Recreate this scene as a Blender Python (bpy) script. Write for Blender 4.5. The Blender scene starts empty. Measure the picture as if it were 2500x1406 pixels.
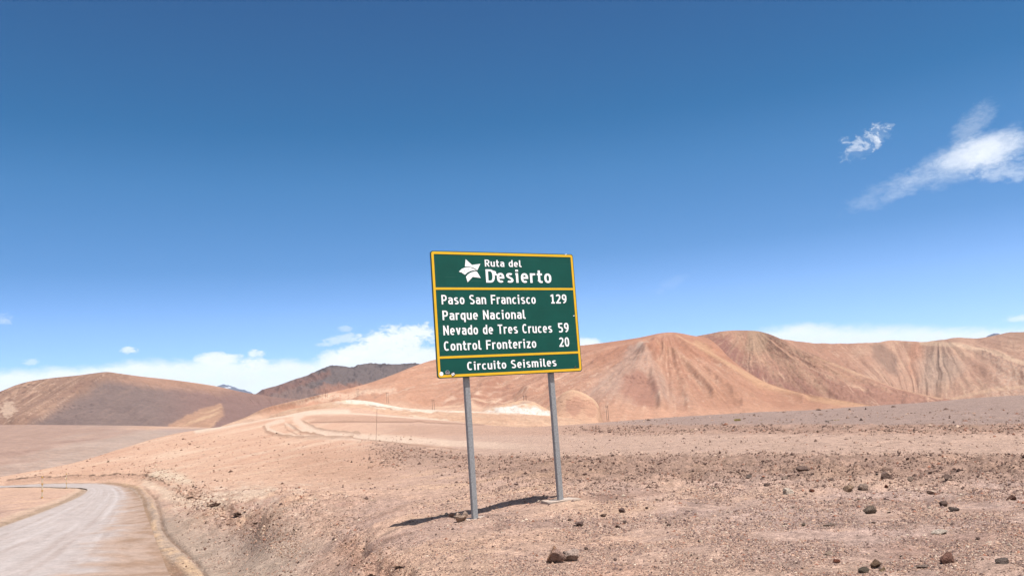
import bpy, bmesh, math, random
import numpy as np
from mathutils import Vector, Matrix

random.seed(5); RNG = np.random.default_rng(11)
SC = bpy.context.scene; COL = SC.collection
# ------------------------------------------------------------------ camera
FPX = 2086.0; CX, CY = 1250.0, 703.0          # focal length and centre in photo pixels
EZ = 1.65                                     # eye height above the ground at the sign
_u = np.array([-1060., -14943., 2086.]); _u /= np.linalg.norm(_u)
_f = np.array([0, 0, 1.]); _y = _f - _f @ _u * _u; _y /= np.linalg.norm(_y)
_x = np.cross(_y, _u)
RW = np.array([_x, _y, _u])                   # camera (right, down, forward) -> world
cam = bpy.data.cameras.new('camera'); camo = bpy.data.objects.new('camera', cam); COL.objects.link(camo)
cam.sensor_width = 36.0; cam.lens = FPX / 2500 * 36.0
cam.clip_start = 0.1; cam.clip_end = 200000
m = Matrix.Identity(4)
for i in range(3):
    m[i][0] = RW[i][0]; m[i][1] = -RW[i][1]; m[i][2] = -RW[i][2]
m[2][3] = EZ
camo.matrix_world = m
SC.camera = camo
SC.render.resolution_x = 1024; SC.render.resolution_y = 575

def ray(px, py):
    px = np.asarray(px, float); py = np.asarray(py, float)
    d = np.stack([(px - CX) / FPX, (py - CY) / FPX, np.ones_like(px)], -1)
    return d @ RW.T
def at(px, py, dist):
    """point seen at photo pixel (px,py) at horizontal distance dist"""
    d = ray(px, py); h = np.hypot(d[..., 0], d[..., 1])
    p = d * (np.asarray(dist, float) / h)[..., None]
    p[..., 2] += EZ
    return p
def proj(P):
    q = (P - np.array([0, 0, EZ])) @ RW
    w = np.maximum(q[..., 2], 1e-3)
    return q[..., 0] / w * FPX + CX, q[..., 1] / w * FPX + CY, q[..., 2]
def azel(px, py):
    d = ray(px, py); return math.atan2(d[0], d[1]), math.atan2(d[2], math.hypot(d[0], d[1]))

# ------------------------------------------------------------------ sun + exposure
SUNV = Vector((0.245, -0.245, 1.0)).normalized()
sl = bpy.data.lights.new('sun', 'SUN'); sl.energy = 5.0; sl.angle = math.radians(0.53); sl.color = (1.0, 0.965, 0.92)
so = bpy.data.objects.new('sun', sl); COL.objects.link(so)
so.rotation_mode = 'QUATERNION'; so.rotation_quaternion = SUNV.to_track_quat('Z', 'Y'); so.location = (5, -5, 40)
SC.view_settings.view_transform = 'Standard'; SC.view_settings.look = 'None'
SC.view_settings.exposure = 0.75; SC.view_settings.gamma = 1.0

# ------------------------------------------------------------------ world: sky + clouds
W = bpy.data.worlds.new('World'); SC.world = W; W.use_nodes = True
nt = W.node_tree; nt.nodes.clear()
class NB:
    def __init__(s, nt): s.nt = nt
    def n(s, t, **k):
        o = s.nt.nodes.new(t)
        for a, b in k.items(): setattr(o, a, b)
        return o
    def put(s, sock, v):
        if isinstance(v, (int, float)): sock.default_value = v
        elif isinstance(v, (tuple, list)): sock.default_value = v
        else: s.nt.links.new(v, sock)
    def math(s, op, a, b=0.0, c=None, clamp=False):
        o = s.n('ShaderNodeMath', operation=op, use_clamp=clamp)
        s.put(o.inputs[0], a); s.put(o.inputs[1], b)
        if c is not None: s.put(o.inputs[2], c)
        return o.outputs[0]
    def comb(s, x, y, z):
        o = s.n('ShaderNodeCombineXYZ')
        for i, v in enumerate((x, y, z)): s.put(o.inputs[i], v)
        return o.outputs[0]
    def noise(s, vec, scale, detail=4, rough=.5, dist=0.0, lac=2.0):
        o = s.n('ShaderNodeTexNoise'); s.put(o.inputs['Vector'], vec)
        o.inputs['Scale'].default_value = scale; o.inputs['Detail'].default_value = detail
        o.inputs['Roughness'].default_value = rough; o.inputs['Distortion'].default_value = dist
        o.inputs['Lacunarity'].default_value = lac
        return o.outputs[0]
    def smooth(s, v, a, b, lo=0.0, hi=1.0):
        o = s.n('ShaderNodeMapRange', interpolation_type='SMOOTHSTEP'); s.put(o.inputs[0], v)
        o.inputs[1].default_value = a; o.inputs[2].default_value = b
        o.inputs[3].default_value = lo; o.inputs[4].default_value = hi
        return o.outputs[0]
    def mix(s, f, a, b, mode='MIX'):
        o = s.n('ShaderNodeMix', data_type='RGBA', blend_type=mode)
        s.put(o.inputs['Factor'], f)
        s.put(o.inputs[6], a); s.put(o.inputs[7], b)
        return o.outputs[2]
    def ramp(s, f, stops):
        o = s.n('ShaderNodeValToRGB'); s.put(o.inputs[0], f)
        e = o.color_ramp.elements
        while len(e) < len(stops): e.new(0.5)
        for k, (p, c) in enumerate(stops):
            e[k].position = p; e[k].color = tuple(c) + (1,)
        return o.outputs[0]
def s2l(c):
    c = np.asarray(c, float) / 255.0
    return np.where(c <= .04045, c / 12.92, ((c + .055) / 1.055) ** 2.4)

b = NB(nt)
sky = b.n('ShaderNodeTexSky'); sky.sky_type = 'NISHITA'; sky.sun_disc = False
sky.sun_elevation = math.asin(SUNV.z); sky.sun_rotation = math.atan2(SUNV.x, SUNV.y)
sky.altitude = 4000; sky.air_density = 1.0; sky.dust_density = 0.6; sky.ozone_density = 1.2
SKY_STRENGTH = 0.0595
HAZE = 0.9e-5
tc = b.n('ShaderNodeTexCoord').outputs['Generated']
sep = b.n('ShaderNodeSeparateXYZ'); b.put(sep.inputs[0], tc)
X, Y, Z = sep.outputs
AZ = b.math('ARCTAN2', X, Y)
EL = b.math('ARCSINE', Z)
DEG = math.degrees
az_d = b.math('MULTIPLY', AZ, 57.29578); el_d = b.math('MULTIPLY', EL, 57.29578)
cvec = b.comb(az_d, b.math('MULTIPLY', el_d, 1.9), 0.0)     # flattened cloud space, degrees
def ellipse(px, py, ax, bx, ang, vec_az=az_d, vec_el=el_d):
    """1 at the centre of a slanted ellipse of sky, 0 on its rim (half-lengths ax, bx in photo pixels)"""
    a0, e0 = [DEG(v) for v in azel(px, py)]
    ca, sa = math.cos(math.radians(ang)), math.sin(math.radians(ang))
    a1, e1 = [DEG(v) for v in azel(px + ca * ax, py - sa * ax)]
    th = math.atan2(e1 - e0, a1 - a0); L = math.hypot(e1 - e0, a1 - a0); S = L * bx / ax
    dx = b.math('SUBTRACT', vec_az, a0); dy = b.math('SUBTRACT', vec_el, e0)
    p = b.math('ADD', b.math('MULTIPLY', dx, math.cos(th) / L), b.math('MULTIPLY', dy, math.sin(th) / L))
    q = b.math('ADD', b.math('MULTIPLY', dx, -math.sin(th) / S), b.math('MULTIPLY', dy, math.cos(th) / S))
    r2 = b.math('ADD', b.math('MULTIPLY', p, p), b.math('MULTIPLY', q, q))
    return b.math('SUBTRACT', 1.0, r2)
n_big = b.noise(cvec, 0.32, 7, .58, .3)
n_mid = b.noise(cvec, 0.9, 7, .6, .4)
n_fine = b.noise(cvec, 2.4, 6, .62, .6)
nb0 = b.math('SUBTRACT', n_big, .5); nm0 = b.math('SUBTRACT', n_mid, .5); nf0 = b.math('SUBTRACT', n_fine, .5)
# --- cloud bank along the horizon: its top elevation (degrees) follows the azimuth
bank_px = [(-900, 985), (-400, 925), (-100, 908), (0, 902), (120, 898), (230, 893), (330, 880), (450, 880), (500, 870), (545, 868), (590, 882),
           (640, 884), (700, 876), (770, 882), (800, 870), (860, 852), (940, 846), (1010, 852), (1070, 850), (1200, 858), (1330, 842), (1430, 829),
           (1500, 850), (1650, 850), (1800, 822), (1850, 806), (1930, 795), (2060, 797), (2200, 796), (2350, 803), (2480, 803), (2700, 800), (3300, 790)]
fc = b.n('ShaderNodeFloatCurve')
b.put(fc.inputs[1], b.math('MULTIPLY_ADD', az_d, 1 / 120.0, 0.5))
cur = fc.mapping.curves[0]; pts = []
for p in bank_px:
    a_, e_ = azel(*p); pts.append((DEG(a_) / 120 + .5, DEG(e_) / 10.0))
pts = [(0.0, .42)] + [p for p in pts if .01 < p[0] < .99] + [(1.0, .42)]
while len(cur.points) < len(pts): cur.points.new(.5, .5)
for k, p in enumerate(sorted(pts)):
    cur.points[k].location = p; cur.points[k].handle_type = 'AUTO'
fc.mapping.update()
top = b.math('MULTIPLY', fc.outputs[0], 10.0)
bank = b.math('ADD', b.math('SUBTRACT', top, el_d), b.math('ADD', b.math('MULTIPLY', nb0, .7), b.math('ADD', b.math('MULTIPLY', nm0, .55), b.math('MULTIPLY', nf0, .25))))
bank_m = b.smooth(bank, -.25, .5)
bank_m = b.math('MULTIPLY', bank_m, b.math('SUBTRACT', 1.0, b.math('MULTIPLY', b.smooth(n_mid, .35, .62, 1, 0), .22)))
puffs = []
def puff(px, py, ax, bx, ang, dens, kb, km, kf, lo=0.0, hi=.9):
    e = ellipse(px, py, ax, bx, ang)
    v = b.math('ADD', e, b.math('ADD', b.math('MULTIPLY', nb0, kb), b.math('ADD', b.math('MULTIPLY', nm0, km), b.math('MULTIPLY', nf0, kf))))
    puffs.append(b.math('MULTIPLY', b.smooth(v, lo, hi), dens))
puff(965, 830, 125, 40, 8, .95, 1.0, 2.2, 1.5)
puff(850, 868, 90, 30, 10, .95, .5, 1.4, .8)
puff(1010, 868, 90, 30, 0, .8, .5, 1.6, .8)
puff(835, 828, 60, 14, 12, .45, 1, 3, 2)
puff(842, 802, 22, 9, 0, .3, 0, 2, 2)
puff(533, 876, 72, 19, 0, .9, .5, 1.6, 1.2)
puff(620, 890, 44, 24, 0, .9, .5, 1.6, 1.4)
puff(627, 863, 30, 12, -3, .75, 0, 3, 3, .2, 1.2)
puff(315, 856, 26, 14, -5, .7, 0, 3, 3, .2, 1.2)
puff(74, 884, 30, 12, 3, .4, 0, 2.6, 3, .2, 1.3)
puff(8, 778, 34, 24, 0, .3, 0, 2.6, 2, .2, 1.3)
puff(1435, 835, 38, 13, 0, .75, .3, 1, .6)
puff(2490, 777, 50, 12, 4, .7, .3, 2, 2, .1, 1.2)
puff(1640, 690, 60, 16, 25, .05, 0, 2, 3)
# big bright wisp at the upper right, its tail and plume
puff(2400, 368, 150, 58, 15, .95, .5, .7, .35, 0.0, 1.5)
puff(2350, 395, 230, 66, 23, .36, .8, 1.3, .8, .05, 1.5)
puff(2372, 308, 95, 42, 50, .24, .5, 1.8, 1.3, 0, 1.5)
puff(2460, 410, 120, 52, 8, .40, .6, 2.6, 1.4, .1, 1.5)
puff(2190, 460, 170, 46, 24, .18, .6, 1.8, 1.2, .1, 1.5)
# small broken wisp left of it
cw = b.n('ShaderNodeVectorMath', operation='SCALE'); b.put(cw.inputs[0], tc); cw.inputs[3].default_value = 57.3
rid = b.math('ABSOLUTE', b.math('SUBTRACT', b.noise(cw.outputs[0], .75, 7, .62, .5), .5))
rid = b.smooth(rid, 0.0, .11, 1, 0)
for (px, py, ax, bx, an, dn) in ((2115, 350, 74, 30, 34, .5), (2062, 342, 16, 10, 10, .5), (2150, 325, 30, 24, -20, .5)):
    e = ellipse(px, py, ax, bx, an)
    v = b.smooth(b.math('ADD', e, b.math('MULTIPLY', nf0, 3.0)), -.1, .8)
    puffs.append(b.math('MULTIPLY', b.math('MULTIPLY', v, b.math('ADD', b.math('MULTIPLY', rid, .8), .1)), dn))
inv = b.math('SUBTRACT', 1.0, bank_m)
for p in puffs: inv = b.math('MULTIPLY', inv, b.math('SUBTRACT', 1.0, p))
cloud = b.math('SUBTRACT', 1.0, inv)
# clear-sky colour: the physical sky, graded a little towards the photograph's deep blue
# (deeper and more saturated with height, as seen from 4000 m; values are halved in the ramp)
gr = b.ramp(b.math('MULTIPLY', el_d, 1 / 90.0), [(0.0, (.66, .77, .92)), (.073, (.56, .70, .90)), (.109, (.34, .57, .745)), (.169, (.235, .555, .71)), (.209, (.125, .465, .625)), (.29, (.145, .41, .585)), (1.0, (.16, .40, .57))])
skyc = b.mix(1.0, b.mix(1.0, sky.outputs[0], gr, 'MULTIPLY'), (2, 2, 2, 1), 'MULTIPLY')
shade = b.math('MULTIPLY', b.smooth(n_mid, .3, .7), .5)
cl_col = b.mix(shade, (12.2, 12.3, 12.4, 1), (9.2, 9.9, 11.2, 1))
mixc = b.mix(cloud, skyc, cl_col)
bg = b.n('ShaderNodeBackground'); b.put(bg.inputs[0], mixc); bg.inputs[1].default_value = SKY_STRENGTH
ow = b.n('ShaderNodeOutputWorld'); nt.links.new(bg.outputs[0], ow.inputs[0])

# ------------------------------------------------------------------ numpy noise
_P = RNG.permutation(4096); _G = RNG.uniform(0, 2 * np.pi, 4096)
def perlin(x, y, seed=0):
    xi = np.floor(x).astype(np.int64); yi = np.floor(y).astype(np.int64)
    xf = x - xi; yf = y - yi
    def g(ix, iy, dx, dy):
        h = _P[(ix + _P[(iy + seed * 131) & 4095]) & 4095]; a = _G[h]
        return np.cos(a) * dx + np.sin(a) * dy
    u = xf * xf * xf * (xf * (xf * 6 - 15) + 10); v = yf * yf * yf * (yf * (yf * 6 - 15) + 10)
    a = g(xi, yi, xf, yf); b_ = g(xi + 1, yi, xf - 1, yf); c = g(xi, yi + 1, xf, yf - 1); d = g(xi + 1, yi + 1, xf - 1, yf - 1)
    return (a + (b_ - a) * u + (c - a) * v + (a - b_ - c + d) * u * v) * 1.5
def fbm(x, y, o=4, seed=0, g=.5):
    s = 0; a = 1.0; t = 0
    for k in range(o):
        s = s + perlin(x * 2 ** k, y * 2 ** k, seed + k) * a; t += a; a *= g
    return s / t
def sst(x, a, b_):
    t = np.clip((x - a) / (b_ - a), 0, 1); return t * t * (3 - 2 * t)
def lerpc(c, col, m):
    return c + (np.asarray(col) - c) * np.clip(m, 0, 1)[..., None]
def poly_dist(px, py, pts):
    best = np.full(px.shape, 1e9)
    for (x0, y0), (x1, y1) in zip(pts[:-1], pts[1:]):
        dx, dy = x1 - x0, y1 - y0; L = dx * dx + dy * dy + 1e-9
        t = np.clip(((px - x0) * dx + (py - y0) * dy) / L, 0, 1)
        best = np.minimum(best, np.hypot(px - x0 - t * dx, py - y0 - t * dy))
    return best
ALB = 0.415                                    # displayed sunlit colour -> surface albedo
def C_(r, g, b_): return s2l((r, g, b_)) * ALB * np.array([1.0, .995, 1.015])

# ------------------------------------------------------------------ object helpers
def setp(o, label=None, cat=None, group=None, kind=None):
    if label: o['label'] = label
    if cat: o['category'] = cat
    if group: o['group'] = group
    if kind: o['kind'] = kind
    return o
def link(name, me, mat=None, parent=None, loc=None):
    o = bpy.data.objects.new(name, me); COL.objects.link(o)
    if mat and me is not None and not me.materials: me.materials.append(mat)
    if parent: o.parent = parent
    if loc is not None: o.location = loc
    return o
def empty(name, loc, label, cat, group=None, rz=0):
    o = bpy.data.objects.new(name, None); COL.objects.link(o); o.location = loc; o.rotation_euler = (0, 0, rz)
    o.empty_display_size = .2
    return setp(o, label, cat, group)
def mesh_np(name, V, F, colors=None, smooth=True):
    me = bpy.data.meshes.new(name); V = np.ascontiguousarray(V, np.float32); F = np.ascontiguousarray(F, np.int32)
    me.vertices.add(len(V)); me.vertices.foreach_set('co', V.ravel())
    k = F.shape[1]
    me.loops.add(F.size); me.loops.foreach_set('vertex_index', F.ravel())
    me.polygons.add(len(F)); me.polygons.foreach_set('loop_start', np.arange(0, F.size, k, dtype=np.int32))
    me.polygons.foreach_set('loop_total', np.full(len(F), k, np.int32))
    me.polygons.foreach_set('use_smooth', np.full(len(F), smooth, bool))
    if colors is not None:
        ca = me.color_attributes.new('Col', 'FLOAT_COLOR', 'POINT')
        c4 = np.ones((len(V), 4), np.float32); c4[:, :3] = colors
        ca.data.foreach_set('color', c4.ravel())
    me.update(calc_edges=True); me.validate()
    return me
def grid_faces(nr, nc, flip=False):
    i = np.arange(nr * nc).reshape(nr, nc)
    f = np.stack([i[:-1, :-1], i[:-1, 1:], i[1:, 1:], i[1:, :-1]], -1).reshape(-1, 4)
    return f[:, ::-1] if flip else f

# ------------------------------------------------------------------ materials
def new_mat(name):
    mt = bpy.data.materials.new(name); mt.use_nodes = True
    t = mt.node_tree; bs = t.nodes['Principled BSDF']
    return mt, NB(t), bs
def earth_mat(name, scales, amt, bump, bscales, rough=.95, usecol=True, base=None, stretch=None):
    """vertex albedo times multi-scale mottling, with fine relief"""
    mt, q, bs = new_mat(name)
    co = q.n('ShaderNodeTexCoord').outputs['Object']
    if usecol:
        at_ = q.n('ShaderNodeAttribute'); at_.attribute_name = 'Col'; c = at_.outputs['Color']
    else: c = tuple(base) + (1,)
    for s_, a_ in zip(scales, amt):
        nz = q.noise(co, s_, 5, .62)
        k = q.smooth(nz, .28, .72, 1 - a_, 1 + a_)
        cc = q.comb(k, k, k)
        c = q.mix(1.0, c, cc, 'MULTIPLY')
    q.put(bs.inputs['Base Color'], c); bs.inputs['Roughness'].default_value = rough
    bs.inputs['Specular IOR Level'].default_value = .15
    h = None
    for s_, a_ in zip(bscales, bump):
        nz = q.math('MULTIPLY', q.noise(co, s_, 6, .65), a_)
        h = nz if h is None else q.math('ADD', h, nz)
    bp = q.n('ShaderNodeBump'); bp.inputs['Strength'].default_value = 1.0; bp.inputs['Distance'].default_value = 1.0
    q.put(bp.inputs['Height'], h); q.put(bs.inputs['Normal'], bp.outputs[0])
    return mt
M_ground = earth_mat('gravelly_sand', (1.1, 5, 19, 60, 150), (.10, .18, .28, .38, .40), (.06, .045, .026, .010), (2.2, 9, 26, 80))
M_hill = earth_mat('mountain_scree', (.012, .05, .16, .5), (.05, .08, .12, .12), (4.0, 2.0, .8), (.02, .07, .3))
M_road = earth_mat('road_surface', (1.5, 14, 60, 130), (.05, .10, .18, .2), (.012, .005), (12, 60), rough=.9)
M_rock = earth_mat('rock', (1.5, 5, 16), (.2, .3, .25), (.10, .04), (3, 10), usecol=True)
M_peb = earth_mat('pebble', (30,), (.12,), (.004,), (60,))

# ------------------------------------------------------------------ the near ground: control points -> smooth height
HZ = lambda px: 994 - 0.0709 * (px - 1250)
ctl = []                                      # (az, r, z)
def cz(px, py, z):                            # z relative to the eye
    d = ray(px, py); h = math.hypot(d[0], d[1]); r = z / d[2] * h
    ctl.append((math.atan2(d[0], d[1]), r, z + EZ))
def cd(px, py, dist):
    p = at(px, py, dist); ctl.append((math.atan2(p[0], p[1]), dist, p[2]))
for a in [(1250,1406,-1.62),(1800,1406,-1.62),(2500,1406,-1.6),(1500,1300,-1.62),(2000,1300,-1.62),(2500,1250,-1.62),(1750,1210,-1.66),(2150,1210,-1.68),
          (1160,1262,-1.66),(1375,1215,-1.55),(1450,1205,-1.57),(1080,1250,-1.74),
          (1700,1138,-1.70),(2100,1142,-1.70),(2500,1158,-1.70),(1300,1125,-1.82),(2900,1140,-1.7),(3000,1400,-1.6),
          (1300,1095,-2.15),(1700,1100,-2.0),(2100,1105,-1.95),(2500,1115,-1.95),
          (1500,1055,-2.15),(2000,1045,-2.0),(2500,1030,-2.0),(1250,1058,-2.5),
          (935,1300,-1.80),(1000,1406,-1.74),(880,1365,-1.92),(900,1110,-2.25),(1000,1085,-2.4),(600,1110,-2.65),(600,1180,-2.45),(800,1200,-2.15),(750,1270,-2.02),
          (640,1275,-2.2),(540,1225,-2.4),(450,1195,-2.65),(370,1166,-2.85),(230,1160,-3.05),(100,1163,-3.25),(0,1176,-3.4),(430,1110,-2.9),(300,1135,-3.1),
          (500,1406,-2.85),(420,1300,-3.0),(400,1250,-3.05),(375,1215,-3.08),(335,1184,-3.2),(620,1340,-2.75),(700,1406,-2.55),(830,1406,-2.2),(560,1290,-2.75),(460,1230,-2.95),
          (200,1406,-2.8),(0,1406,-2.8),(300,1300,-2.95),(100,1300,-2.95),(-50,1300,-3.0),(250,1230,-3.1),(290,1190,-3.2),(200,1200,-3.2),(180,1185,-3.35),(90,1186,-3.45),(0,1187,-3.6),
          (60,1225,-3.02),(110,1210,-3.1),(-200,1230,-3.2),(-300,1197,-3.9),(-600,1300,-3.1),(-400,1500,-2.8),(400,1650,-2.8),(-300,1800,-2.8)]: cz(*a)
# the skyline of the near ground (pixel, distance): ground falls away behind it
sil = [(-400,1225,140),(0,1165,150),(180,1130,175),(430,1058,205),(540,1043,230),(660,1020,255),(730,1010,270),(870,1008,275),(960,1013,250),(1060,1024,205),
       (1180,1036,160),(1290,1043,135),(1380,1038,122),(1540,1026,110),(1700,1015,102),(2000,1000,94),(2250,983,90),(2500,965,86),(2900,935,80)]
for (px, py, d) in sil:
    cd(px, py, d); cd(px, py + 6, d * 1.25); cd(px, py + 36, d * 1.6)
for a in [(650,1052,150),(760,1060,125),(900,1060,120),(1040,1062,100),(760,1032,185),(880,1031,185),(1000,1034,160),(1100,1042,130)]: cd(*a)
for az_ in (-180, -140, -100, -60, 60, 100, 140):
    a = math.radians(az_); zl = -1.15 if az_ < 0 else 0.0
    for r_ in (2.5, 12, 60): ctl.append((a, r_, zl))
    ctl.append((a, 420, -30))
for az_ in range(-60, 61, 8): ctl.append((math.radians(az_), 2.0, 0.0 if az_ > -20 else -.7)); ctl.append((math.radians(az_), 430, -38))
ctl = np.array(ctl)
def rbf_basis(A):                             # thin plate in (3*cos az, 3*sin az, ln r)
    return np.stack([3 * np.cos(A[:, 0]), 3 * np.sin(A[:, 0]), np.log(A[:, 1])], -1)
_cb = rbf_basis(ctl)
def _ker(d2): return np.where(d2 > 1e-12, d2 * np.log(d2 + 1e-12) * .5, 0)
_n = len(ctl)
_K = _ker(((_cb[:, None] - _cb[None]) ** 2).sum(-1)) + np.eye(_n) * 1e-4
_Pm = np.hstack([np.ones((_n, 1)), _cb])
_A = np.block([[_K, _Pm], [_Pm.T, np.zeros((4, 4))]])
_w = np.linalg.solve(_A + np.eye(_n + 4) * 1e-9, np.concatenate([ctl[:, 2], np.zeros(4)]))
def h_smooth(x, y):
    x = np.asarray(x, float); y = np.asarray(y, float); sh = x.shape; x = x.ravel(); y = y.ravel()
    out = np.empty(x.size)
    for k in range(0, x.size, 20000):
        xa, ya = x[k:k + 20000], y[k:k + 20000]
        B = rbf_basis(np.stack([np.arctan2(xa, ya), np.maximum(np.hypot(xa, ya), 1.2)], -1))
        d2 = (B ** 2).sum(1)[:, None] + (_cb ** 2).sum(1)[None] - 2 * B @ _cb.T
        out[k:k + 20000] = _ker(np.maximum(d2, 0)) @ _w[:_n] + np.hstack([np.ones((len(xa), 1)), B]) @ _w[_n:]
    return out.reshape(sh)
def hit(px, py, hf=None, rmin=5, rmax=330):
    """first point where the ray through a photo pixel meets the ground"""
    hf = hf or h_smooth
    d = ray(px, py); hh = math.hypot(d[0], d[1]); rs = np.exp(np.linspace(math.log(rmin), math.log(rmax), 500))
    x = d[0] / hh * rs; y = d[1] / hh * rs; z = d[2] / hh * rs + EZ
    g = z - hf(x, y); k = np.where(g < 0)[0]
    if len(k) == 0: k = [int(np.argmin(g))]
    k = max(k[0], 1); t = g[k - 1] / (g[k - 1] - g[k] + 1e-9); t = min(max(t, 0), 1)
    r_ = rs[k - 1] + t * (rs[k] - rs[k - 1])
    return np.array([d[0] / hh * r_, d[1] / hh * r_, d[2] / hh * r_ + EZ])

# ------------------------------------------------------------------ road centre line from its two edges
edges = [((600,2300),(-2600,2400)),((520,1750),(-1300,1800)),((450,1480),(-620,1500)),((402,1370),(-330,1392)),((372,1300),(-90,1318)),((356,1255),(40,1273)),((345,1222),(130,1240)),((330,1200),(190,1215)),
         ((300,1186),(214,1199)),((262,1180),(212,1192)),((215,1178.5),(180,1190)),((160,1179),(120,1189)),((95,1181),(70,1188.5)),((40,1183),(25,1188.5)),((0,1184.5),(-30,1190)),((-200,1190),(-220,1197))]
def flat_hit(p):
    # the road lies close to the level of the control points
    return hit(p[0], p[1], rmin=3.0)
def chaikin(P, n=2):
    for _ in range(n):
        Q = [P[0]]
        for a, b_ in zip(P[:-1], P[1:]): Q += [a * .75 + b_ * .25, a * .25 + b_ * .75]
        P = Q + [P[-1]]
    return P
RE = np.array(chaikin([flat_hit(e[0]) for e in edges])); LE = np.array(chaikin([flat_hit(e[1]) for e in edges]))
RC = (RE + LE) / 2; RHW = np.hypot(*(RE - LE)[:, :2].T) / 2
def road_q(x, y):
    """signed lateral position over the half width of the road (|q|<1 on it), -1 left edge, +1 right edge"""
    best = np.full(x.shape, 1e9); q = np.full(x.shape, 9.0); al = np.zeros(x.shape); s0 = 0
    for i in range(len(RC) - 1):
        p0, p1 = RC[i, :2], RC[i + 1, :2]; dv = p1 - p0; L = dv @ dv + 1e-9
        t = np.clip(((x - p0[0]) * dv[0] + (y - p0[1]) * dv[1]) / L, 0, 1)
        ex = x - p0[0] - t * dv[0]; ey = y - p0[1] - t * dv[1]; d = np.hypot(ex, ey)
        hw = RHW[i] + t * (RHW[i + 1] - RHW[i])
        # width measured across the edges, which are not square to the centre line
        e = RE[i, :2] - LE[i, :2]; e = e / np.linalg.norm(e); nrm = np.array([dv[1], -dv[0]]) / math.sqrt(L)
        hw = hw * max(abs(e @ nrm), .35)
        side = np.sign(ex * nrm[0] + ey * nrm[1])
        mk = d < best; best = np.where(mk, d, best); q = np.where(mk, side * d / hw, q); al = np.where(mk, s0 + t * math.sqrt(L), al)
        s0 += math.sqrt(L)
    return q, best, al

# ------------------------------------------------------------------ fine relief
def relief(x, y, px, py, q, n_on=None):
    r = np.hypot(x, y)
    a = fbm(x / 7, y / 7, 3, 3) * .10
    near = sst(r, 140, 60); nn = sst(r, 60, 25)
    s1 = sst(py, 1095, 1125) * sst(py, 1225, 1165) * sst(px, 1050, 1300)          # rubble berm
    s2 = sst(py, 1030, 1042) * sst(py, 1072, 1056) * sst(px, 1250, 1420)
    bank = sst(px, 260, 420) * sst(px, 1080, 850) * sst(py, 1165, 1215) * (1 - .8 * sst(px, 480, 560) * sst(px, 860, 760) * sst(py, 1290, 1320))
    rough = 1 + 3.2 * s1 + 2.2 * s2 + 1.6 * bank
    a = a + (np.abs(fbm(x / 1.6, y / 1.6, 3, 9)) * .06 * rough + fbm(x / .5, y / .5, 3, 21) * .03 * rough) * np.maximum(near, .2)
    a = a + fbm(x / .14, y / .14, 2, 33) * .014 * nn * rough
    # hollows under eroded clods on the cut bank
    er = np.abs(fbm(x / 1.3 + 4, y / 2.2, 3, 41)); bz = sst(poly_dist(px, py, [(120,1162),(300,1160),(370,1168),(440,1196),(525,1232),(580,1262),(645,1290)]), 22, 4)
    bz2 = sst(poly_dist(px, py, [(870,1325),(885,1370),(920,1406),(990,1420)]), 34, 8)
    bz = np.maximum(bz, bz2)
    a = a - bz * sst(er, .16, .02) * .16
    for pl, w_ in (([(645,1042),(652,1056),(690,1066),(750,1070),(860,1070)], 2.6), ([(708,1036),(735,1056),(790,1066)], 2.2), ([(740,1028),(775,1048),(830,1057),(880,1061)], 2.2), ([(860,1071),(960,1081),(1060,1093),(1150,1105)], 1.6)):
        a = a + np.exp(-(poly_dist(px, py, pl) / w_) ** 2) * (.28 if w_ > 2 else .05) * (1 + fbm(x / 3, y / 3, 2, 97))
    # low ruts on the graded tracks
    rq = np.abs(q); keep = sst(rq, 1.02, 1.35)
    a = a * keep - .05 * (1 - sst(rq, .98, 1.15))
    # shoulder windrow beyond the right edge, and small ditch
    wr_ = [(300,1181),(345,1192),(366,1212),(378,1245),(378,1290),(392,1322),(428,1350),(466,1385),(500,1420)]
    dw = poly_dist(px, py, wr_); wd = 4 + sst(py, 1190, 1400) * 14
    a = a + np.exp(-(dw / wd) ** 2) * .045 * (1 + 1.2 * fbm(x / .5, y / .5, 3, 191))
    dd_ = poly_dist(px, py, [(378,1214),(392,1250),(398,1285),(418,1312),(455,1345),(492,1384),(515,1420)])
    a = a - np.exp(-(dd_ / 5) ** 2) * .07
    fade = sst(r, 4, 6)
    return a * np.where(r < 3, .3, 1) * (0.3 + .7 * fade)
def h_full(x, y):
    x = np.atleast_1d(np.asarray(x, float)); y = np.atleast_1d(np.asarray(y, float))
    z = h_smooth(x, y); px, py, w = proj(np.stack([x, y, z], -1)); q, _, _ = road_q(x, y)
    return z + relief(x, y, px, py, q)

# ------------------------------------------------------------------ ground mesh (full circle, fine in front)
az = np.concatenate([np.linspace(-180, -40, 44)[:-1], np.linspace(-40, -34, 30)[:-1], np.linspace(-34, 34, 800), np.linspace(34, 40, 30)[1:], np.linspace(40, 180, 44)[1:]])
def gs(a, b_, k):
    n = int(math.ceil(math.log(b_ / a) / k)); return np.exp(np.linspace(math.log(a), math.log(b_), n + 1))[:-1]
rr = np.concatenate([[.05, .5], gs(1.2, 7, .06), gs(7, 22, .0055), gs(22, 110, .0085), gs(110, 420, .010), gs(420, 46000, .12), [46000]])
A, Rr = np.meshgrid(np.radians(az), rr)
gx = Rr * np.sin(A); gy = Rr * np.cos(A)
gz = np.empty_like(gx); nearm = Rr <= 425
gz[nearm] = h_smooth(gx[nearm], gy[nearm])
row = np.where(rr <= 425)[0][-1]
z0 = gz[row][None]; tfar = sst(np.log(np.maximum(Rr, 425)), math.log(425), math.log(1500))
gz = np.where(nearm, gz, z0 + (-60 - z0) * tfar)
PX, PY, PW = proj(np.stack([gx, gy, gz], -1))
PX = np.where(PW < .5, -5000, PX); PY = np.where(PW < .5, 3000, PY)
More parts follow.
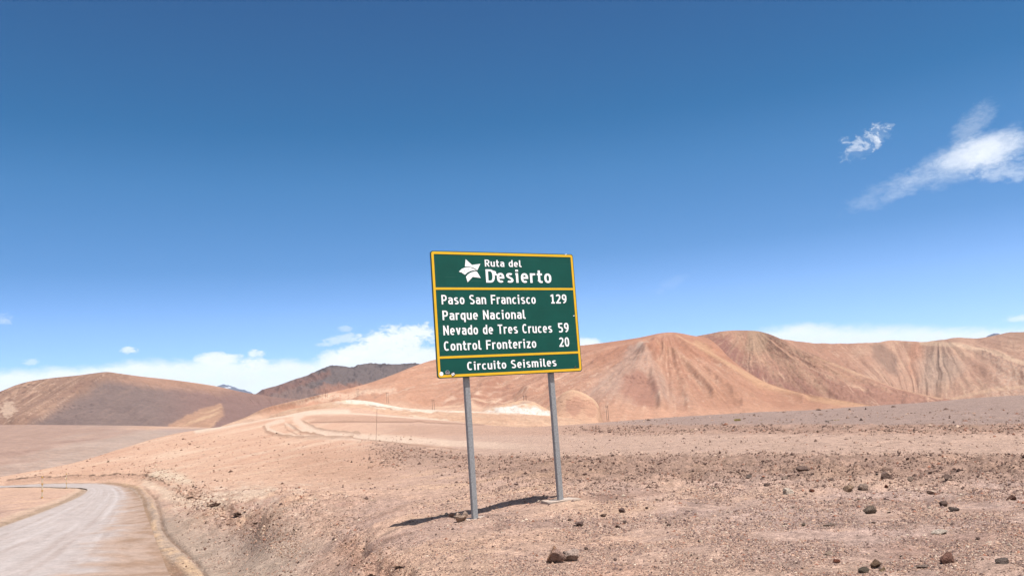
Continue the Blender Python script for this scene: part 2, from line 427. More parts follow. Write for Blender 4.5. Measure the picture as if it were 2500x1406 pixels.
Q = np.full(gx.shape, 9.0); BD = np.full(gx.shape, 1e3); AL = np.zeros(gx.shape)
sel = (Rr < 130) & (gx < 5)
Q[sel], BD[sel], AL[sel] = road_q(gx[sel], gy[sel])
rel = np.zeros_like(gx); rel[nearm] = relief(gx[nearm], gy[nearm], PX[nearm], PY[nearm], Q[nearm])
gz = gz + rel
# albedo of the ground, laid out from where the different deposits lie, plus painted bank shade
def ground_color(x, y, px, py, q, r):
    n1 = fbm(x / 9, y / 9, 4, 50); n2 = fbm(x / 2.2, y / 2.2, 4, 60); n3 = fbm(x / .6, y / .6, 3, 70)
    wx = px + 60 * n1 + 14 * n2; wy = py + 8 * n2 + 10 * n1
    c = np.zeros(x.shape + (3,)) + C_(226, 188, 164)
    c = lerpc(c, C_(194, 163, 149), sst(n2 + .5 * n3, .0, .45) * .5)
    c = lerpc(c, C_(236, 196, 164), sst(-n2 + .3 * n1, .02, .45) * .8)
    # right: greyer gravel
    g = sst(wx, 1250, 1900) * .5
    c = lerpc(c, C_(212, 182, 168), g * (.6 + .6 * sst(n2, -.2, .3)))
    c = lerpc(c, C_(150, 124, 114), sst(fbm(x / .9 + 7, y / 1.6, 4, 77), .12, .4) * .5 * sst(px, 900, 1400) * sst(py, 1195, 1215))
    # smooth graded track band
    c = lerpc(c, C_(216, 182, 160), sst(wx, 1000, 1200) * sst(py, 1050, 1068) * sst(py, 1128, 1112) * .9)
    # rubble berm
    c = lerpc(c, C_(180, 146, 126), sst(wx, 1080, 1300) * sst(wy, 1106, 1124) * sst(wy, 1190, 1160) * .75)
    sp_ = fbm(x / 3.2 + 9, y / 1.9, 4, 171)
    c = lerpc(c, C_(234, 192, 164), sst(sp_, .12, .3) * .6 * sst(py, 1190, 1215)); c = lerpc(c, C_(172, 132, 114), sst(-sp_, .16, .38) * .45 * sst(py, 1190, 1215))
    # far grey gravel up to the skyline
    far = sst(wx, 1180, 1650) * sst(py, 1066, 1040)
    c = lerpc(c, C_(180, 154, 141), far * .9)
    c = lerpc(c, C_(160, 130, 115), sst(wx, 1300, 1500) * sst(poly_dist(px, py, [(1250,1054),(1450,1052),(1750,1050),(2050,1050),(2250,1046),(2500,1046)]), 16, 2) * sst(n2, -.35, .2) * .7)
    c = lerpc(c, C_(150, 128, 84), sst(px, 2250, 2400) * sst(poly_dist(px, py, [(2280,1050),(2500,1042)]), 18, 3) * sst(n2, -.1, .4) * .5)
    c = lerpc(c, C_(205, 142, 112), sst(py, 1372, 1398) * sst(wx, 1380, 1450) * sst(wx, 2000, 1850) * .5 * sst(n2, -.4, .3))
    # left slope: peach coloured
    left = sst(px, 1150, 700)
    c = lerpc(c, C_(240, 197, 166), left * sst(py, 1250, 1160) * .85)
    st = fbm((px * .93 + py * 0) / 160, (py + .22 * px) / 7.0, 3, 81)
    c = lerpc(c, C_(222, 172, 142), left * sst(py, 1200, 1120) * sst(st, -.1, .45) * .55)
    c = lerpc(c, C_(250, 218, 188), left * sst(py, 1200, 1120) * sst(-st, .05, .5) * .6)
    c = lerpc(c, C_(196, 160, 138), sst(px, 870, 960) * sst(px, 1320, 1180) * sst(wy - .16 * (px - 1000), 1083, 1092) * sst(wy, 1160, 1125) * .75)
    c = lerpc(c, C_(212, 168, 140), sst(px, 620, 760) * sst(px, 1010, 900) * sst(wy, 1088, 1105) * sst(wy, 1190, 1150) * .6)
    # bank and ditch near the road
    c = lerpc(c, C_(216, 190, 170), sst(wx, 430, 500) * sst(wx, 830, 640) * sst(wy, 1270, 1330) * .8)
    c = lerpc(c, C_(243, 214, 186), sst(poly_dist(wx, wy, [(375,1180),(420,1215),(470,1230),(560,1215),(640,1200)]), 24, 4) * .8)
    c = lerpc(c, C_(250, 226, 196), sst(poly_dist(wx, wy, [(380,1155),(460,1170)]), 18, 2) * .8)
    overhang = [(20,1172),(90,1163),(130,1164),(200,1158),(240,1160),(300,1155),(340,1158),(372,1163),(410,1180),(440,1196),(470,1204)]
    c = lerpc(c, C_(70, 48, 42), sst(poly_dist(px, py + 4 * n3 + 3 * n2, overhang), 2.6, .8) * sst(n3 + n2, -.35, .0) * .85)  # shade under the bank's overhang, painted as a thin dark line
    c = lerpc(c, C_(190, 150, 126), sst(poly_dist(px, py - 6, overhang), 9, 2) * .5)
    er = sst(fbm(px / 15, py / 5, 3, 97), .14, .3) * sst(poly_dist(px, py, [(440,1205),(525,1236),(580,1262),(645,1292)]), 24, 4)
    c = lerpc(c, C_(90, 60, 50), er * .5)  # painted shade: dark blotches for the hollows along the clod row
    c = lerpc(c, C_(186, 138, 114), sst(poly_dist(wx, wy, [(840,1340),(890,1380),(960,1404)]), 40, 10) * .4)
    cp = fbm(px / 34 + .4 * n2, (py + .12 * px) / 9, 4, 201)
    c = lerpc(c, C_(250, 222, 196), sst(cp, .08, .3) * sst(px, 370, 430) * sst(px, 900, 700) * sst(py, 1165, 1185) * sst(py, 1320, 1240) * .55)
    c = lerpc(c, C_(182, 142, 120), sst(-cp, .10, .34) * sst(px, 400, 470) * sst(px, 900, 700) * sst(py, 1180, 1200) * .45)
    # layered far slope and the crest
    c = lerpc(c, C_(247, 222, 196), sst(poly_dist(px, py, [(480,1052),(560,1037),(650,1019),(740,1008),(850,1004)]), 9, 2) * .9)
    c = lerpc(c, C_(214, 172, 146), sst(px, 740, 780) * sst(px, 1300, 1250) * sst(py, 1012, 1018) * sst(py, 1034, 1028) * .8)
    c = lerpc(c, C_(250, 222, 196), sst(poly_dist(px, py, [(760,1006),(880,1010),(1000,1019),(1150,1030)]), 3.0, .8) * .8)
    c = lerpc(c, C_(176, 138, 116), sst(poly_dist(px, py, [(758,1031),(850,1029),(1010,1030),(1022,1027),(1040,1031),(1180,1037)]), 2.4, .6) * .8)
    c = lerpc(c, C_(206, 166, 142), sst(px, 900, 1000) * sst(py, 1034, 1040) * sst(py, 1068, 1056) * .6)
    # old vehicle tracks curving over the rise
    lt = C_(246, 216, 190); dk = C_(180, 143, 118)
    for pl, w_ in (([(1420,1096),(1120,1084),(980,1072),(870,1066),(790,1058),(742,1042),(722,1024),(735,1012)], 11), ([(1000,1080),(900,1070),(760,1068),(690,1062),(652,1048),(655,1036),(690,1026)], 7),
                   ([(860,1070),(770,1058),(715,1044),(698,1034)], 4)):
        c = lerpc(c, lt, sst(poly_dist(px, py, pl), w_, w_ * .4) * .85 * sst(px, 1400, 1050))
    for pl, w_ in (([(645,1042),(652,1056),(690,1066),(750,1070),(860,1070)], 3), ([(708,1036),(735,1056),(790,1066)], 2.5), ([(740,1028),(775,1048),(830,1057),(880,1061)], 2.2), ([(695,1036),(700,1048),(725,1060)], 2),
                   ([(860,1070),(960,1080),(1060,1092),(1150,1104)], 2.4)):
        c = lerpc(c, dk, sst(poly_dist(px, py, pl), w_ * 1.3, w_ * .3) * .65)
    # road bed and shoulders
    rs = sst(r, 90, 75)
    c = lerpc(c, C_(205, 180, 158), sst(np.abs(q), 1.5, 1.05) * rs * .9)
    wr_ = [(300,1181),(345,1192),(366,1212),(378,1245),(378,1290),(392,1322),(428,1350),(466,1385),(500,1420)]
    dw = poly_dist(px + 10 * n2 + 8 * n3, py + 6 * n3, wr_); wd = 3 + sst(py, 1190, 1400) * 11
    c = lerpc(c, C_(186, 152, 124), sst(poly_dist(px + 8 * n2, py, [(250,1179),(330,1188),(352,1215),(360,1260),(362,1300),(372,1345),(420,1390),(450,1425)]) / (wd * 1.3), 1.5, .5) * .85)
    c = lerpc(c, C_(158, 118, 92), sst(n2 + n3 * .5, -.1, .3) * sst(poly_dist(px, py, [(350,1300),(385,1345),(440,1400)]), 40, 5) * .6)
    c = lerpc(c, C_(240, 202, 162), sst(dw / wd, 1.5, .3) * (.05 + .75 * sst(n3 + n2, -.3, .3)))
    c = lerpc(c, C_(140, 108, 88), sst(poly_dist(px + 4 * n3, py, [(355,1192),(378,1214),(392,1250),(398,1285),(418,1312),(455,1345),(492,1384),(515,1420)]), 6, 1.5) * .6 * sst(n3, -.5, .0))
    c = lerpc(c, C_(240, 208, 178), sst(np.abs(q + 1.45), .25, .05) * rs * .6)
    c = lerpc(c, C_(190, 160, 130), sst(np.abs(q + 1.15), .16, .04) * rs * .6)
    c *= (1 + .18 * n3 * sst(r, 60, 20))[..., None]
    return np.clip(c, .01, .9)
GC = np.zeros(gx.shape + (3,)) + C_(205, 165, 140)
vis = Rr < 425
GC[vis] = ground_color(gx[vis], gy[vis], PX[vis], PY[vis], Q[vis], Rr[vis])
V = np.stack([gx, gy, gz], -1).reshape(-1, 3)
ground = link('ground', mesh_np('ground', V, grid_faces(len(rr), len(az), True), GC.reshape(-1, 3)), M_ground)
setp(ground, kind='structure')

# ------------------------------------------------------------------ road sheet
nq = 90; t_ = np.linspace(0, 1, nq)
# resample finely along
seg = np.r_[0, np.cumsum(np.linalg.norm(np.diff(RC, axis=0), axis=1))]
ss = np.linspace(0, seg[-1], 520)
Rf = np.stack([np.interp(ss, seg, RE[:, k]) for k in range(3)], -1); Lf = np.stack([np.interp(ss, seg, LE[:, k]) for k in range(3)], -1)
rp = Lf[:, None] + (Rf - Lf)[:, None] * t_[None, :, None]
rx, ry = rp[..., 0], rp[..., 1]
rz = h_smooth(rx, ry) + .012
U = np.broadcast_to(t_[None] * 2 - 1, rx.shape); S = np.broadcast_to(ss[:, None], rx.shape)
wob = .06 * fbm(S / 12, U * .3, 3, 5)
trk = np.zeros_like(U)
for c0, w0, a0 in ((.66, .045, 1.0), (.36, .05, .8), (.80, .03, .6), (.08, .05, .5), (-.22, .05, .55), (-.55, .06, .5), (.52, .02, .5), (-.38, .025, .4), (-.8, .04, .3)):
    trk = np.maximum(trk, np.exp(-((U + wob - c0) / w0) ** 2) * a0 * sst(fbm(S / 18 + c0 * 9, U * 0 + c0, 2, 8), -.35, .15))
stre = fbm(S / 9, U * 9, 4, 15); stf = fbm(S / 3, U * 34, 3, 16)
rc = np.zeros(rx.shape + (3,)) + C_(212, 197, 188)
rc = lerpc(rc, C_(194, 174, 162), sst(stre, -.05, .4) * .6)
rc = lerpc(rc, C_(220, 206, 197), sst(stf, .0, .4) * .5)
rc = lerpc(rc, C_(232, 221, 214), trk * .75)
ne = fbm(rx / 1.1, ry / 1.1, 4, 31)
rc = lerpc(rc, C_(204, 174, 152), sst(U + .5 * ne + .18 * sst(S, 60, 30), .55, .95) * .9)
rc = lerpc(rc, C_(180, 146, 120), sst(U + .6 * ne, .80, 1.05) * .8)
rc = rc * (1 + .22 * fbm(rx / .22, ry / .22, 3, 37) + .10 * fbm(rx / 1.5, ry / 1.5, 3, 38))[..., None]
rc = lerpc(rc, C_(205, 180, 158), sst(-U, .93, 1.0) * .8)
rz = rz + stf * .008 - trk * .006 + fbm(rx / .7, ry / .7, 3, 39) * .008
road = link('road', mesh_np('road', np.stack([rx, ry, rz], -1).reshape(-1, 3), grid_faces(len(ss), nq, False), rc.reshape(-1, 3)), M_road)
setp(road, kind='structure')

# ------------------------------------------------------------------ hills: control nets of fall lines
def crom(P, t):
    """Catmull-Rom through rows of P (n, ...), t in [0, n-1]"""
    n = len(P); i = np.clip(np.floor(t).astype(int), 0, n - 2); f = (t - i).reshape((-1,) + (1,) * (P.ndim - 1))
    p0 = P[np.clip(i - 1, 0, n - 1)]; p1 = P[i]; p2 = P[i + 1]; p3 = P[np.clip(i + 2, 0, n - 1)]
    m1 = (p2 - p0) / 2 * .85; m2 = (p3 - p1) / 2 * .85
    return (2 * f ** 3 - 3 * f ** 2 + 1) * p1 + (f ** 3 - 2 * f ** 2 + f) * m1 + (-2 * f ** 3 + 3 * f ** 2) * p2 + (f ** 3 - f ** 2) * m2
def hill(name, rows, nu, nv, disp, color, back=(1.10, 1.3, -1), backdrop=.10):
    """rows: crest first, each [(px,py,dist)...] with the same count; a column is a fall line"""
    N = np.array(rows, float); N[..., 2] = np.log(N[..., 2])
    # columns resampled evenly in photo width along the crest
    wid = np.abs(np.diff(N[0, :, 0])) + 12; cu = np.r_[0, np.cumsum(wid)]
    tu = np.interp(np.linspace(0, cu[-1], nu), cu, np.arange(N.shape[1]))
    G1 = np.swapaxes(crom(np.swapaxes(N, 0, 1), tu), 0, 1)
    tv = np.linspace(0, N.shape[0] - 1, nv)
    G2 = crom(G1, tv)
    px, py, dd = G2[..., 0], G2[..., 1], np.exp(G2[..., 2])
    P = at(px, py, dd)
    Vn = np.broadcast_to((tv / (N.shape[0] - 1))[:, None], px.shape)
    Un = np.broadcast_to((np.linspace(0, cu[-1], nu))[None], px.shape)      # ~ photo px along the crest
    dz, lat = disp(P, px, py, Un, Vn)
    P[..., 2] += dz
    dirn = P[..., :2] / np.linalg.norm(P[..., :2], axis=-1, keepdims=True)
    P[..., :2] += dirn * lat[..., None]
    c = np.clip(color(P, px, py, Un, Vn), .01, .9)
    # far side of the hill, falling away behind the crest
    cr = P[0]; bk = []
    hgt = (P[0, :, 2] + 60)
    for s_, d_ in ((1.02, .04), (1.06, .22), (1.15, .55), (1.3, 1.05)):
        q_ = cr.copy(); q_[:, :2] *= s_; q_[:, 2] -= hgt * d_; bk.append(q_)
    bk = np.array(bk[::-1]); Pall = np.concatenate([bk, P]); call = np.concatenate([np.repeat(c[:1], 4, 0), c])
    o = link(name, mesh_np(name, Pall.reshape(-1, 3), grid_faces(len(Pall), nu, False), call.reshape(-1, 3)), M_hill)
    return setp(o, kind='structure')
def zmax(V_, a, b_): return sst(V_, a, b_)

# ---- far blue mountains
def d_far(P, px, py, U, V_): return fbm(px / 14, V_ * 3, 4, 7) * 120 * sst(V_, 0, .3) + fbm(px / 10, V_, 3, 8) * 40, 0 * px
def c_far(P, px, py, U, V_):
    c = np.zeros(px.shape + (3,)) + C_(120, 112, 122)
    c = lerpc(c, C_(250, 250, 252), sst(np.hypot((px - 556) / 9, (py - 946) / 2.6), 1.2, .7) * .9)
    return lerpc(c, C_(96, 90, 100), sst(fbm(px / 8, V_ * 5, 3, 3), -.1, .4) * .5)
FD = 42000.
hill('hill', [[(500, 962, FD), (515, 952, FD), (530, 943, FD), (545, 938.5, FD), (562, 941, FD), (580, 948, FD), (598, 952, FD), (612, 957, FD), (630, 968, FD), (660, 985, FD)],
              [(500, 985, FD * .86), (515, 985, FD * .86), (530, 985, FD * .84), (545, 985, FD * .85), (562, 985, FD * .83), (580, 985, FD * .85), (598, 985, FD * .86), (612, 985, FD * .84), (630, 990, FD * .86), (660, 1000, FD * .86)]], 160, 40, d_far, c_far)
hill('hill', [[(2380, 832, 26000), (2400, 826, 26000), (2415, 818, 26000), (2432, 814, 26000), (2450, 818, 26000), (2480, 830, 26000), (2520, 845, 26000)],
              [(2380, 860, 23000), (2400, 860, 23000), (2415, 860, 22500), (2432, 860, 22000), (2450, 860, 22500), (2480, 870, 23000), (2520, 880, 23000)]], 90, 30, d_far, c_far)
# ---- dark rocky mountain behind the saddle
def d_dark(P, px, py, U, V_):
    w = fbm(px / 40, V_ * 2, 3, 11)
    rocky = sst(px, 740, 790)
    cr = (np.abs(fbm(px / 16, V_ * 3, 4, 12)) - .15) * 18 * rocky * sst(V_, .35, 0)
    return cr + fbm(px / 26, py / 13, 5, 13) * 30 * sst(V_, 0, .2), fbm(px / 24 + 2 * w, V_ * 2.2, 4, 14) * 0
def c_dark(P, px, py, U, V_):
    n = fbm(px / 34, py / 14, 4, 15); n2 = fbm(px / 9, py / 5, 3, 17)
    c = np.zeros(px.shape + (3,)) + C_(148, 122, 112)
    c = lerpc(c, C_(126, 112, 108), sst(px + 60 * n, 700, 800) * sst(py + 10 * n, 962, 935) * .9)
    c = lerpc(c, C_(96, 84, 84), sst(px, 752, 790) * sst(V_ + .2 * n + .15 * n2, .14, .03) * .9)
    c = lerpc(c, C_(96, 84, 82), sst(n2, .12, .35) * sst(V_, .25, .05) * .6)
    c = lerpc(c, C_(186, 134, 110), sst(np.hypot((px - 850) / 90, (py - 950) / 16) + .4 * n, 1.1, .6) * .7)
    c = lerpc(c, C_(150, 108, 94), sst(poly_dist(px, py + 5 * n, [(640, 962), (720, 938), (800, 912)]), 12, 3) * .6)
    return c
DD = 6200.
xs = [590, 640, 680, 715, 750, 780, 808, 840, 858, 880, 905, 935, 975, 1010, 1060, 1130, 1200]
ys = [985, 952, 940, 927, 916, 902, 892, 893, 896, 889, 886, 888, 888, 886, 892, 905, 925]
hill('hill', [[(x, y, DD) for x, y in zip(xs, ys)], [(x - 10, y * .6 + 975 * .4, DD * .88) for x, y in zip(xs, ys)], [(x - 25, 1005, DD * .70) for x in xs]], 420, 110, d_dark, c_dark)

# ---- left hill
def streaks(px, py, ang, wid, lng, seed, o=4):
    a = math.radians(ang); ca, sa = math.cos(a), math.sin(a)
    u_ = px * ca - py * sa; v_ = px * sa + py * ca
    return fbm(u_ / lng + .3 * fbm(px / 90, py / 60, 2, seed + 5), v_ / wid, o, seed)
def d_left(P, px, py, U, V_):
    g = fbm(U / 26 + .8 * fbm(U / 60, V_ * 2, 2, 20), V_ * 1.5, 4, 21)
    spur = np.exp(-(poly_dist(px, py, [(262, 908), (200, 945), (130, 990), (40, 1040)]) / 22) ** 2) * 16
    return g * 9 * sst(V_, 0, .25) + spur * sst(V_, 0, .15), g * 60 * sst(V_, 0, .2)
def c_left(P, px, py, U, V_):
    n = fbm(px / 60, py / 30, 4, 22); n2 = fbm(px / 10, py / 6, 3, 23)
    c = np.zeros(px.shape + (3,)) + C_(170, 128, 112)
    lf = px + .0 * py - (262 - (py - 908) * 1.55)            # right of the spur line > 0
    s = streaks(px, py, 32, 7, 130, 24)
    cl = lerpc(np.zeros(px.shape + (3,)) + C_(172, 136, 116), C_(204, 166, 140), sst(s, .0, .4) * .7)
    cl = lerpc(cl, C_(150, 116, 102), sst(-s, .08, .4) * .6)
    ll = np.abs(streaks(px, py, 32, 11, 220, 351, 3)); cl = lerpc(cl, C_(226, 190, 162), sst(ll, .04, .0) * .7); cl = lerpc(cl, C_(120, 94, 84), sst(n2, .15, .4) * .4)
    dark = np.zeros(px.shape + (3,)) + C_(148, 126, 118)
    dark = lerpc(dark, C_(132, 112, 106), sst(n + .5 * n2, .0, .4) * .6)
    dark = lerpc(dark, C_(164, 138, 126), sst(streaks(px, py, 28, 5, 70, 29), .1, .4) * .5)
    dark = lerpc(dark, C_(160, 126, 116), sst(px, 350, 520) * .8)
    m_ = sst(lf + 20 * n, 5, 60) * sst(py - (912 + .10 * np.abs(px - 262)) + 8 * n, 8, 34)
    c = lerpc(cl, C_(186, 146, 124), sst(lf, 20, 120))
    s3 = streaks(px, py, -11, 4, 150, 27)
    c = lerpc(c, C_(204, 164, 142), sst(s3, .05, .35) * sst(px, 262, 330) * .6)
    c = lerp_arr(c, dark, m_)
    c = lerpc(c, C_(226, 186, 152), sst(poly_dist(px, py, [(265, 907), (330, 914), (430, 926), (540, 943), (650, 964)]), 4, 1) * .6)
    # pale spur patch at the foot
    f = sst(poly_dist(px, py, [(415, 1040), (470, 1012), (538, 988)]), 7, 2)
    inside = sst(px - 415 - (1040 - py) * 2.2, -4, 4) * sst(546 - px - np.maximum(py - 1015, 0) * 1.1, -6, 6) * sst(py - 988 + (538 - px) * .42 - 0, -4, 6)
    pf = streaks(px, py, 20, 5, 80, 28)
    c = lerpc(c, C_(206, 162, 132), np.clip(inside + f, 0, 1) * (.75 + .2 * sst(pf, -.2, .2)))
    c = lerpc(c, C_(232, 196, 158), np.clip(inside + f, 0, 1) * sst(pf, .05, .3) * .6)
    c = lerpc(c, C_(226, 196, 170), sst(np.hypot((px - 20) / 24, (py - 1000) / 26) + n2 * .9, 1.0, .6) * .7)
    c = lerpc(c, C_(112, 88, 80), sst(n2, .1, .35) * sst(px, 130, 60) * sst(V_, .3, .05) * .8)
    c = lerpc(c, C_(108, 90, 86), sst(n2, .22, .4) * sst(np.hypot((px - 190) / 60, (py - 1000) / 25), 1.2, .5) * .6)
    c = lerpc(c, C_(158, 126, 116), sst(px, 520, 600) * .75)
    return c
def lerp_arr(a, b_, m_): return a + (b_ - a) * np.clip(m_, 0, 1)[..., None]
xs = [-420, -250, -120, -50, 0, 35, 75, 130, 190, 235, 262, 290, 340, 430, 520, 600, 680, 740, 820, 920]
ys = [1010, 1000, 990, 972, 957, 941, 930, 922, 916, 910, 907.5, 911, 918, 928, 941, 958, 970, 975, 985, 1000]
bx = [-700, -520, -400, -330, -260, -200, -120, -30, 60, 140, 230, 330, 420, 500, 580, 650, 720, 780, 860, 960]
dl = [3000, 3000, 3050, 3050, 3050, 3000, 2950, 2900, 2850, 2800, 2750, 2750, 2800, 2850, 2900, 2900, 2800, 2700, 2500, 2300]
mb = [1.0, .98, .97, .96, .96, .955, .95, .94, .925, .91, .90, .91, .93, .95, .95, .96, .96, .97, .97, .97]
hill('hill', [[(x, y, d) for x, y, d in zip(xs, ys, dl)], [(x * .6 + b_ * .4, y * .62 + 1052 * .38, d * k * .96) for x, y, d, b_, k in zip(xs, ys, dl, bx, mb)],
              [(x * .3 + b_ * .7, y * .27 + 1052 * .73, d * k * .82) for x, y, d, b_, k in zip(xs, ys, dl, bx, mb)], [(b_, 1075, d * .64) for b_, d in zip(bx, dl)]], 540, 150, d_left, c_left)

# ---- plain rising to the foot of the left hill
def d_pl(P, px, py, U, V_): return fbm(px / 200, V_ * 3, 3, 31) * 1.2 * sst(V_, 0, .2), 0 * px
def c_pl(P, px, py, U, V_):
    n = fbm(px / 220, (py + .12 * px) / 16, 4, 32); n2 = fbm(px / 60, (py + .2 * px) / 3, 3, 33)
    c = np.zeros(px.shape + (3,)) + C_(194, 161, 143)
    c = lerpc(c, C_(204, 180, 163), sst(.35 * px + (py - 1040) * 1.0 - 90 + 60 * n, -20, 60) * .85)
    c = lerpc(c, C_(214, 178, 154), sst(n2, .05, .4) * .35)
    c = lerpc(c, C_(232, 190, 160), sst(px, 250, 400) * sst(py, 1052, 1043) * .8)
    c = lerpc(c, C_(190, 165, 155), sst(px, 360, 420) * sst(py, 1043, 1047) * sst(py, 1060, 1052) * .5)
    c = lerpc(c, C_(172, 138, 124), sst(-n, .1, .5) * sst(px, 300, 150) * .5)
    return c
xs = [-900, -600, -300, 0, 150, 300, 420, 520, 600, 700]
ys = [1075, 1058, 1042, 1037, 1037, 1038.5, 1041, 1044, 1050, 1060]
hill('plain', [[(x, y, 1500) for x, y in zip(xs, ys)], [(x, y + 22 + .0 * x, 1050) for x, y in zip(xs, ys)], [(x, y + 60 , 720) for x, y in zip(xs, ys)], [(x, y + 170, 440) for x, y in zip(xs, ys)]], 420, 130, d_pl, c_pl)

def fan(px, py, cx, cy, e, fr, ln, seed, o=4):
    """streaks running down a spur that fans out from (cx, cy) and flattens outwards"""
    dx = px - cx; dy = (py - cy).clip(2); r_ = np.hypot(dx, dy)
    th = np.arctan2(np.sign(dx) * np.abs(dx) ** e, dy)
    return fbm(th * fr + .35 * fbm(px / 45, py / 30, 3, seed + 9), r_ / ln, o, seed)
# ---- right rear range with the bowl
def gully(U, V_, f, seed, warp=.5, o=4):
    return fbm(U / f + warp * fbm(U / (f * 3), V_ * 2, 2, seed + 3), V_ * 1.2, o, seed)
def d_f3(P, px, py, U, V_):
    g = gully(U, V_, 34, 40, .5, 3) * sst(px, 2310, 2220) + fan(px, py, 2290, 806, .9, 5, 400, 40, 3) * sst(px, 2220, 2310); g2 = 0
    fade = sst(V_, 0, .3) * (1 - .7 * sst(V_, .6, 1))
    return (g * 11) * fade + fbm(px / 40, V_, 3, 45) * 4 + fbm(px / 14, py / 10, 4, 451) * 2 * fade, (g * 8) * fade
def c_f3(P, px, py, U, V_):
    n = fbm(px / 70, py / 40, 4, 46); sp = fbm(px / 7, py / 5, 3, 48); mr = sst(px, 2220, 2300)
    g = gully(U, V_, 9, 47, 1.0) * (1 - mr) + fan(px, py, 2290, 806, .9, 16, 120, 47) * mr; gb = gully(U, V_, 24, 49, .8) * (1 - mr) + fan(px, py, 2290, 806, .9, 6, 100, 49) * mr
    c = np.zeros(px.shape + (3,)) + C_(205, 163, 138)
    c = lerpc(c, C_(188, 144, 121), sst(gb, .0, .35) * .6)
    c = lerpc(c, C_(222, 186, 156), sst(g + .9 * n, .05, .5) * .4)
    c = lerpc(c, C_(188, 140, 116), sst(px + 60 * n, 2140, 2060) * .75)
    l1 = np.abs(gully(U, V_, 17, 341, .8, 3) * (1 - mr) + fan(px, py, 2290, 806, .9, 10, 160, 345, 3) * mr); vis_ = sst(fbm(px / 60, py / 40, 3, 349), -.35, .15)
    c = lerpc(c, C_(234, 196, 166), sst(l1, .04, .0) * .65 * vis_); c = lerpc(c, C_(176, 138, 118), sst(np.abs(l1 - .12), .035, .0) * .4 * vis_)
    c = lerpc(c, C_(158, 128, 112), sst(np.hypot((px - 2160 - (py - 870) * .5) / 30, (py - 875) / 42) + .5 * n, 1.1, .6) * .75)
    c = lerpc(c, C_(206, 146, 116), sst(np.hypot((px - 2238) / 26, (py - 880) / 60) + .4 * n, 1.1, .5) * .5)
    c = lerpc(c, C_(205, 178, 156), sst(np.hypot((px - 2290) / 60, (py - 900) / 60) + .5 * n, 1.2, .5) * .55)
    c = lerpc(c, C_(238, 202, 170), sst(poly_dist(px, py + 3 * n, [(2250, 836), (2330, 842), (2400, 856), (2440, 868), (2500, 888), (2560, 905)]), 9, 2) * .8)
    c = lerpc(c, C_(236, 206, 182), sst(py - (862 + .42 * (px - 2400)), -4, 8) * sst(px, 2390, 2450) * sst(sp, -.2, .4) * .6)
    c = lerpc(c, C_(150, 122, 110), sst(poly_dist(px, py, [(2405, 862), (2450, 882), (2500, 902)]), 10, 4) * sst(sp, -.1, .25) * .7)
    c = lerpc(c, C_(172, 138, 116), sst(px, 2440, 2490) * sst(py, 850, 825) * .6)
    c = lerpc(c, C_(170, 128, 106), sst(sp, .2, .45) * .35)
    c = lerpc(c, C_(228, 190, 158), sst(poly_dist(px, py, [(2300, 976), (2400, 955), (2500, 938)]), 6, 2) * .6)
    return c
px3 = [1700, 1850, 1940, 2000, 2090, 2140, 2180, 2250, 2300, 2330, 2400, 2460, 2500, 2600, 2800, 3000]
py3 = [835, 822, 832, 838, 838, 835, 831, 834, 829, 825, 824, 812, 810, 803, 800, 815]
bx3 = [1950, 2050, 2110, 2150, 2190, 2215, 2235, 2262, 2290, 2320, 2400, 2480, 2540, 2660, 2880, 3100]
dc = [3700, 3700, 3700, 3700, 3700, 3750, 3800, 3750, 3650, 3600, 3500, 3400, 3350, 3300, 3300, 3300]
m1 = [.93, .93, .93, .935, .945, .95, .95, .94, .92, .90, .88, .87, .86, .86, .86, .86]
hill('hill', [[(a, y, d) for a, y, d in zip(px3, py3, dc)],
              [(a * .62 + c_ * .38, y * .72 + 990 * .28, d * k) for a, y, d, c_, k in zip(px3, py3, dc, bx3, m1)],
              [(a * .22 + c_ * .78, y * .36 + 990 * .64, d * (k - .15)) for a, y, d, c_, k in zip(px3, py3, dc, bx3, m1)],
              [(c_, 1003, d * .62) for d, c_ in zip(dc, bx3)]], 620, 150, d_f3, c_f3)

